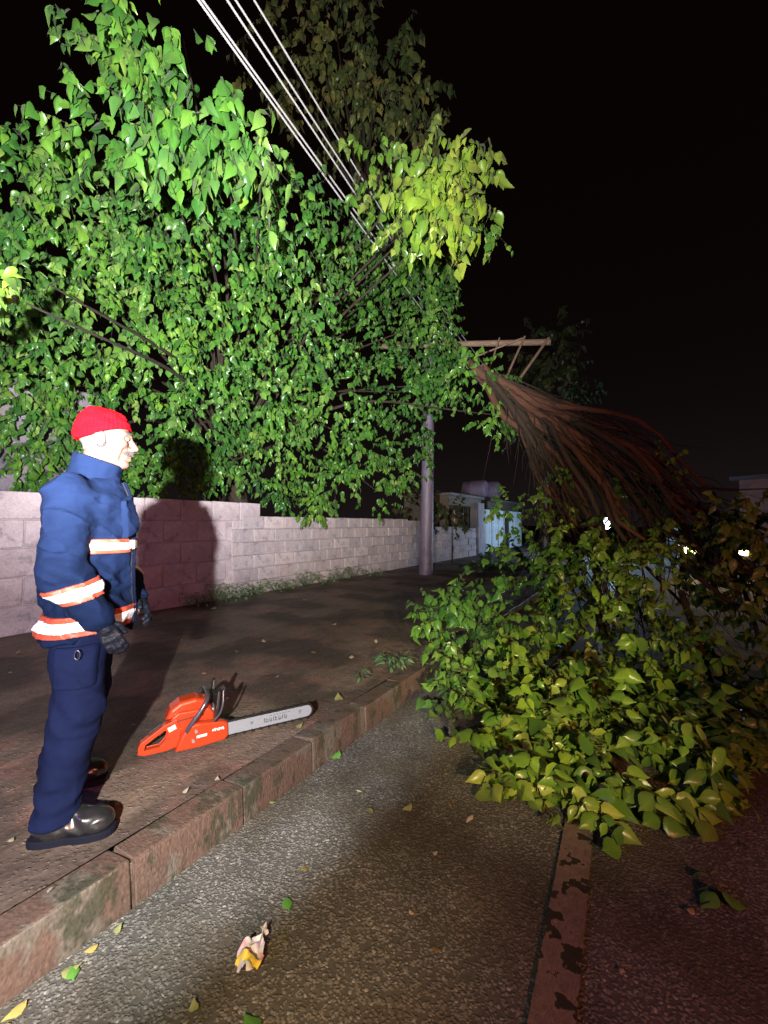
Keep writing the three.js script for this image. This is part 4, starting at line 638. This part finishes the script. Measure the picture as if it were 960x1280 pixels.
  const headF = (x, y, z) => {
    const s = Math.abs(z);
    let d = ell(x, y, z, [-0.012, 0.032, 0], [0.102, 0.092, 0.079]);
    d = smin(d, ell(x, y, z, [0.032, -0.035, 0], [0.064, 0.09, 0.058]), 0.03);
    d = smin(d, cap(x, y, s, [0.0, -0.062, 0.052], [0.066, -0.108, 0.016], 0.022, 0.018), 0.025);
    d = smin(d, ell(x, y, z, [0.077, -0.108, 0], [0.024, 0.019, 0.026]), 0.018);
    d = smin(d, ell(x, y, s, [0.066, -0.012, 0.042], [0.026, 0.02, 0.022]), 0.02);
    d = smin(d, cap(x, y, s, [0.09, 0.031, 0.0], [0.078, 0.034, 0.042], 0.013, 0.009), 0.014);
    d = smax(d, -ell(x, y, s, [0.101, 0.012, 0.032], [0.016, 0.012, 0.018]), 0.012);
    d = smin(d, cap(x, y, z, [0.09, 0.02, 0], [0.121, -0.028, 0], 0.009, 0.0135), 0.012);
    d = smin(d, ell(x, y, s, [0.108, -0.036, 0.012], [0.013, 0.010, 0.009]), 0.007);
    d = smin(d, cap(x, y, s, [0.101, -0.064, 0.0], [0.09, -0.068, 0.022], 0.0085, 0.005), 0.008);
    d = smin(d, cap(x, y, s, [0.098, -0.081, 0.0], [0.088, -0.077, 0.02], 0.009, 0.005), 0.008);
    d = smax(d, -cap(x, y, s, [0.112, -0.0725, 0.0], [0.092, -0.072, 0.026], 0.0035, 0.002), 0.004);
    d = smax(d, -cap(x, y, s, [0.082, -0.045, 0.036], [0.07, -0.085, 0.04], 0.006, 0.004), 0.014);
    // ear: rim round a hollow
    const ex = x + 0.008, ey = y + 0.004, er = Math.hypot(ex / 0.021 + 0.1 * ey / 0.03, ey / 0.034);
    let ear = Math.max((er - 1) * 0.02, Math.abs(s - 0.082 + 0.25 * ex) - 0.0075); ear = smax(ear, -ell(x, y, s, [-0.003, -0.001, 0.094], [0.012, 0.019, 0.009]), 0.004); d = smin(d, ear, 0.006);
    d = smin(d, cap(x, y, z, [-0.03, -0.07, 0], [-0.045, -0.22, 0], 0.056, 0.062), 0.03);
    return d;
  };
  const bodyF = (x, y, z) => {
    let d = torso(x, y, z, -0.035); d = smax(d, y - 1.5, 0.03); d = smax(d, 0.8 - y, 0.03);
    d = smin(d, Math.min(cap(x, y, z, J.sR, J.eR, 0.055, 0.045), cap(x, y, z, J.eR, J.wR, 0.045, 0.032), cap(x, y, z, J.sL, J.eL, 0.055, 0.045), cap(x, y, z, J.eL, J.wL, 0.045, 0.032)), 0.03);
    return smin(d, Math.min(cap(x, y, z, J.hR, J.kR, 0.08, 0.058), cap(x, y, z, J.kR, J.aR, 0.056, 0.04), cap(x, y, z, J.hL, J.kL, 0.08, 0.058), cap(x, y, z, J.kL, J.aL, 0.056, 0.04)), 0.05);
  };
  const fine = nets((x, y, z) => headF(...toHead(x, y, z)), [-0.1, 1.46, -0.12], [0.22, 1.82, 0.12], 0.0036), coarse = nets(bodyF, [-0.32, 0.05, -0.4], [0.3, 1.58, 0.4], 0.015);
  const body = mesh('body', mergeGeometries([fine, coarse]), skin, man); body.userData.label = 'pale face seen in profile';
  const fromHead = (p) => { const a = p[0] * Math.cos(ht) - p[1] * Math.sin(ht), y = p[0] * Math.sin(ht) + p[1] * Math.cos(ht); return V(HC[0] + a * hcs + p[2] * hs, HC[1] + y, HC[2] - a * hs + p[2] * hcs); };
  for (const s of [-1, 1]) { const m = mesh('eye', new THREE.SphereGeometry(0.0105, 14, 10), new THREE.MeshStandardMaterial({ color: lin(0.12, 0.08, 0.06), roughness: 0.2 }), man); m.position.copy(fromHead([0.0885, 0.011, 0.031 * s])); }
  const hairMat = new THREE.MeshStandardMaterial({ color: lin(0.05, 0.044, 0.045), roughness: 0.95, bumpMap: grainBump, bumpScale: 0.004 }), darkHair = new THREE.MeshStandardMaterial({ color: lin(0.025, 0.015, 0.013), roughness: 0.9, bumpMap: grainBump, bumpScale: 0.004 });
  const inHead = (f, c) => nets((x, y, z) => { const h = toHead(x, y, z); return f(...h); }, [-0.1, 1.52, -0.14], [0.24, 1.84, 0.14], c);
  mesh('moustache', inHead((x, y, z) => Math.max(headF(x, y, z) - 0.008 - 0.002 * perlin.noise(x * 300, y * 300, z * 300), ell(x, y, z, [0.098, -0.0555, 0], [0.034, 0.0135, 0.044])), 0.003), darkHair, man);
  mesh('eyebrows', inHead((x, y, z) => Math.max(headF(x, y, z) - 0.003, cap(x, y, Math.abs(z), [0.1, 0.037, 0.016], [0.082, 0.04, 0.048], 0.008, 0.005)), 0.003), darkHair, man);
  mesh('hair', inHead((x, y, z) => Math.max(headF(x, y, z) - 0.004 - 0.0015 * perlin.noise(x * 200, y * 200, z * 200), -(ell(x, y, Math.abs(z), [-0.008, -0.004, 0.09], [0.025, 0.038, 0.03])), -y - 0.055 + 0.5 * Math.max(0, x - 0.01), x - 0.028 - 0.2 * y, y - 0.06), 0.0036), hairMat, man).userData.label = 'short grey hair below the cap';
  // knitted cap with ribs and a rolled edge
  const rimY = (x) => 0.028 + 0.24 * x + 0.012 * Math.sin(x * 20);
  const cap3 = (x, y, z) => { const rib = 0.0013 * Math.sin(Math.atan2(z, x + 0.012) * 34); let d = ell(x, y, z, [-0.02, 0.042, 0], [0.119, 0.108, 0.098]) + rib + fold(x, y, z, 17, 0.013) + fold(x, y, z, 60, 0.003); d = smax(d, rimY(x) - y, 0.006); const e = (ell(x, y, z, [-0.017, 0.034, 0], [0.1185, 0.108, 0.097]) + rib * 0.8); const roll = Math.max(e, Math.abs(y - rimY(x) - 0.010) - 0.010); return smin(d, roll, 0.012); };
  const knit = dataTex(128, (u, v) => { const r = 0.5 + 0.5 * Math.sin(u * 2 * Math.PI * 16), s = 0.5 + 0.5 * Math.sin(v * 2 * Math.PI * 16 + r * 2); const h = 0.6 * r + 0.4 * s; return [h, h, h]; }, false, 6, 6);
  mesh('knit_cap', inHead(cap3, 0.0036), new THREE.MeshPhysicalMaterial({ color: lin(0.27, 0.001, 0.004), specularIntensity: 0.1, roughness: 0.95, bumpMap: knit, bumpScale: 0.0018 }), man);

  // jacket with its bands, collar, placket, buckle and pocket
  const jacket = mesh('jacket', nets(jacketRaw, [-0.36, 0.74, -0.42], [0.36, 1.56, 0.42], 0.0085), navy, man);
  const bandGeo = (f, off, cut, lo, hi) => nets((x, y, z) => Math.max(f(x, y, z) - off, cut(x, y, z)), lo, hi, 0.006);
  const torsoOnly = (x, y, z) => torso(x, y, z, 0) + fold(x, y, z, 7, 0.018) + fold(x + 3, y, z, 17, 0.010) + 0.006 * Math.sin(y * 46 + 9 * x + 5 * z) * sstep(1.0, 0.85, y) - crease(x, y, z);
  const rightSleeve = (x, y, z) => smin(cap(x, y, z, J.sR, J.eR, 0.09, 0.077), cap(x, y, z, J.eR, J.wR, 0.077, 0.062), 0.05) + 0.009 * Math.sin(y * 55 + x * 30) * sstep(0.14, 0.02, Math.abs(y - 1.06)) + fold(x, y, z + 5, 13, 0.010) - crease(x, y, z);
  const leftSleeve = (x, y, z) => smin(cap(x, y, z, J.sL, J.eL, 0.09, 0.076), cap(x, y, z, J.eL, J.wL, 0.076, 0.062), 0.05) + fold(x, y, z + 5, 13, 0.010) + 0.009 * Math.sin(y * 55 + x * 30) * sstep(0.14, 0.02, Math.abs(y - 1.06));
  const band = (label, f, mid, lo, hi, half = 0.032, h2 = 0.016) => {
    const b = mesh('reflective_band', bandGeo(f, 0.0085, (x, y, z) => Math.abs(mid(x, y, z)) - half, lo, hi), orangeTape, jacket); b.userData.label = label;
    mesh('silver_stripe', bandGeo(f, 0.012, (x, y, z) => Math.abs(mid(x, y, z)) - h2, lo, hi), silverTape, b);
  };
  band('band round the jacket hem', torsoOnly, (x, y, z) => y - 0.855 - 0.06 * x, [-0.3, 0.78, -0.32], [0.3, 0.94, 0.32], 0.044, 0.022);
  band('band across the chest', torsoOnly, (x, y, z) => y - 1.185 + 0.02 * x, [-0.3, 1.12, -0.32], [0.3, 1.25, 0.32]);
  { const a = J.eR, b = J.wR, dx = b[0] - a[0], dy = b[1] - a[1], dz = b[2] - a[2], l = Math.hypot(dx, dy, dz); band('slanted band round the near sleeve', rightSleeve, (x, y, z) => ((x - a[0]) * dx * 0.45 + (y - a[1]) * dy + (z - a[2]) * dz) / l - 0.085, [-0.15, 0.86, 0.12], [0.28, 1.2, 0.42], 0.034, 0.019); }
  { const a = J.eL, b = J.wL, dx = b[0] - a[0], dy = b[1] - a[1], dz = b[2] - a[2], l = Math.hypot(dx, dy, dz); band('band round the far sleeve', leftSleeve, (x, y, z) => ((x - a[0]) * dx + (y - a[1]) * dy + (z - a[2]) * dz) / l - 0.13, [-0.15, 0.8, -0.42], [0.3, 1.2, 0.0]); }
  const collar = (x, y, z) => { const X = x - 0.012 - 0.30 * (y - 1.5), tilt = y + 0.34 * (x - 0.03); const q = Math.hypot(X / 0.1, z / 0.094), r = (q - 1) * 0.094 + fold(x, y, z, 20, 0.006); return smax(Math.abs(r) - 0.009, Math.abs(tilt - 1.523) - 0.06, 0.012); };
  mesh('collar', nets(collar, [-0.16, 1.4, -0.16], [0.2, 1.64, 0.16], 0.006), navy, jacket);
  const front = []; for (let y = 0.82; y <= 1.47; y += 0.065) { const [rx, , cx] = table(torsoRows, y); front.push(V(cx + rx + 0.004, y, 0.012 + 0.008 * Math.sin(y * 20))); }
  mesh('placket', tube(front, 0.016, 0.016, 6, 24), navy, jacket); mesh('zip', tube(front.map((p) => p.clone().add(V(0.004, 0, 0.016))), 0.006, 0.006, 5, 24), zipMat, jacket);
  mesh('buckle', new RoundedBoxGeometry(0.03, 0.042, 0.04, 2, 0.006).translate(0.185, 1.185, 0.03), new THREE.MeshStandardMaterial({ color: lin(0.6, 0.55, 0.5), roughness: 0.3, metalness: 0.5 }), jacket);
  mesh('storm_flap', nets((x, y, z) => Math.max(torsoOnly(x, y, z) - 0.022, Math.abs(y - 1.3 + 0.4 * (z - 0.1)) - 0.085, Math.abs(z - 0.06) - 0.045, 0.05 - x), [0.0, 1.16, -0.05], [0.26, 1.46, 0.2], 0.008), navy, jacket);
  // trousers
  const trouserF = (x, y, z) => {
    const kn = 0.005 * Math.sin(y * 50 + x * 45 + z * 30) * sstep(0.16, 0.02, Math.abs(y - 0.47)) + 0.006 * Math.sin(y * 75 + z * 40) * sstep(0.3, 0.12, y);
    const leg = (h, k, a) => smin(cap(x, y, z, h, k, 0.115, 0.09), cap(x, y, z, k, a, 0.09, 0.079), 0.05);
    let d = smin(leg(J.hR, J.kR, J.aR), leg(J.hL, J.kL, J.aL), 0.04) + kn - 0.5 * crease(x, y * 0.7, z) + fold(x, y, z, 8, 0.010) + fold(x, y, z + 7, 22, 0.004); d = smax(d, 0.075 - y, 0.015); return smax(d, y - 0.9, 0.02);
  };
  const trousers = mesh('trousers', nets(trouserF, [-0.4, 0.04, -0.42], [0.3, 1.0, 0.42], 0.0095), navyLeg, man);
  mesh('cargo_pocket', nets((x, y, z) => smax(smax(trouserF(x, y, z) - 0.016, Math.abs(y - 0.69) - 0.085, 0.015), Math.max(Math.abs(x - 0.03) - 0.075, 0.12 - z), 0.015), [-0.12, 0.56, 0.1], [0.18, 0.82, 0.34], 0.007), navyLeg, trousers);
  mesh('carabiner', new THREE.TorusGeometry(0.014, 0.0028, 8, 20).scale(0.7, 1.3, 1).translate(0.055, 0.75, 0.262), new THREE.MeshStandardMaterial({ color: lin(0.06, 0.06, 0.07), roughness: 0.3, metalness: 0.6 }), trousers);
  // boots
  const boot = (a, toe, name) => {
    const s = toe > 0 ? 1 : -1, ax = a[0], az = a[2];
    const f = (x, y, z) => { const X = x - ax, Z = z - az; let d = ell(X, y, Z, [0.06, 0.062, 0], [0.145, 0.055, 0.052]); d = smin(d, ell(X, y, Z, [0.15, 0.055, 0.004 * s], [0.062, 0.045, 0.053]), 0.03); d = smin(d, cap(X, y, Z, [0.0, 0.07, 0], [0.0, 0.17, 0], 0.054, 0.05), 0.05); d += 0.004 * Math.sin((X * 0.9 + y) * 90) * sstep(0.05, 0.01, Math.abs(X - 0.085)) + fold(x, y, z, 30, 0.003); return smax(d, 0.022 - y, 0.006); };
    const m = mesh('boot', nets(f, [ax - 0.14, 0.0, az - 0.1], [ax + 0.26, 0.27, az + 0.1], 0.006), leather, man);
    const so = new THREE.Shape(); so.moveTo(-0.085, 0); so.bezierCurveTo(-0.1, 0.05, -0.03, 0.052, 0.05, 0.046); so.bezierCurveTo(0.13, 0.064, 0.215, 0.06, 0.218, 0); so.bezierCurveTo(0.215, -0.06, 0.13, -0.064, 0.05, -0.046); so.bezierCurveTo(-0.03, -0.052, -0.1, -0.05, -0.085, 0);
    const sole = mesh('sole', new THREE.ExtrudeGeometry(so, { depth: 0.022, bevelEnabled: true, bevelThickness: 0.004, bevelSize: 0.004, bevelSegments: 2, curveSegments: 10 }).rotateX(-Math.PI / 2).translate(ax, 0.004, az), zipMat, m);
  };
  boot(J.aR, 1); boot(J.aL, -1);
  // gloved hands: palm, four fingers of unequal length, thumb
  const glove = (w, dir, back, side, curl, label) => {           // wrist, direction of the fingers, back of the hand, towards the thumb
    const D = V(...dir).normalize(), B = V(...back), S = V(...side); B.addScaledVector(D, -B.dot(D)).normalize(); S.addScaledVector(D, -S.dot(D)).addScaledVector(B, -S.dot(B)).normalize();
    const Pt = (d, b, s) => { const v = V(...w).addScaledVector(D, d).addScaledVector(B, b).addScaledVector(S, s); return [v.x, v.y, v.z]; };
    const bones = [[Pt(-0.03, 0, 0), Pt(0.03, 0, 0), 0.034, 0.03], ...[[0.028, 0.078, 0.95], [0.0095, 0.082, 1.05], [-0.0095, 0.08, 1], [-0.028, 0.074, 0.82]].flatMap(([s, d0, l]) => { const segs = [0.038, 0.026, 0.02], out = []; out.push([Pt(0.02, 0, s * 0.5), Pt(d0, 0.002, s), 0.018, 0.012]); let d = d0, b = 0.002, a = curl * 0.5; let p = Pt(d, b, s); for (const q of segs) { d += Math.cos(a) * q * l; b -= Math.sin(a) * q * l; const n = Pt(d, b, s); out.push([p, n, 0.0108, 0.0098]); p = n; a += curl; } return out; }),
      [Pt(0.015, -0.004, 0.02), Pt(0.045, -0.014, 0.046), 0.016, 0.0125], [Pt(0.045, -0.014, 0.046), Pt(0.082, -0.026, 0.05), 0.0125, 0.0108]];
    let lo = [9, 9, 9], hi = [-9, -9, -9]; for (const [a, b] of bones) for (const q of [a, b]) for (let k = 0; k < 3; k++) { lo[k] = Math.min(lo[k], q[k] - 0.045); hi[k] = Math.max(hi[k], q[k] + 0.045); }
    const m = mesh('glove', nets((x, y, z) => { let d = 9; bones.forEach(([a, b, r, q], i) => { const e = cap(x, y, z, a, b, r, q); d = i < 1 ? e : smin(d, e, 0.006); }); return d + fold(x, y, z, 60, 0.002); }, lo, hi, 0.004), gloveMat, man); m.userData.label = label;
    const cuff = []; for (const q of [-0.045, -0.02, 0.005]) cuff.push(V(...Pt(q, 0, 0))); mesh('cuff', tube(cuff, 0.046, 0.04, 14, 4), gloveMat, m);
  };
  glove([0.135, 0.872, 0.243], [0.45, -0.85, -0.05], [0.25, 0.1, 1], [1, 0.5, 0.1], 0.42, 'dark glove at his hip');
  glove([0.185, 0.895, -0.095], [0.6, -0.45, 0.62], [0.8, 0.35, -0.4], [0.2, 0.9, 0.3], 0.5, 'dark glove in front of his belly');
}
renderer.render(scene, camera);
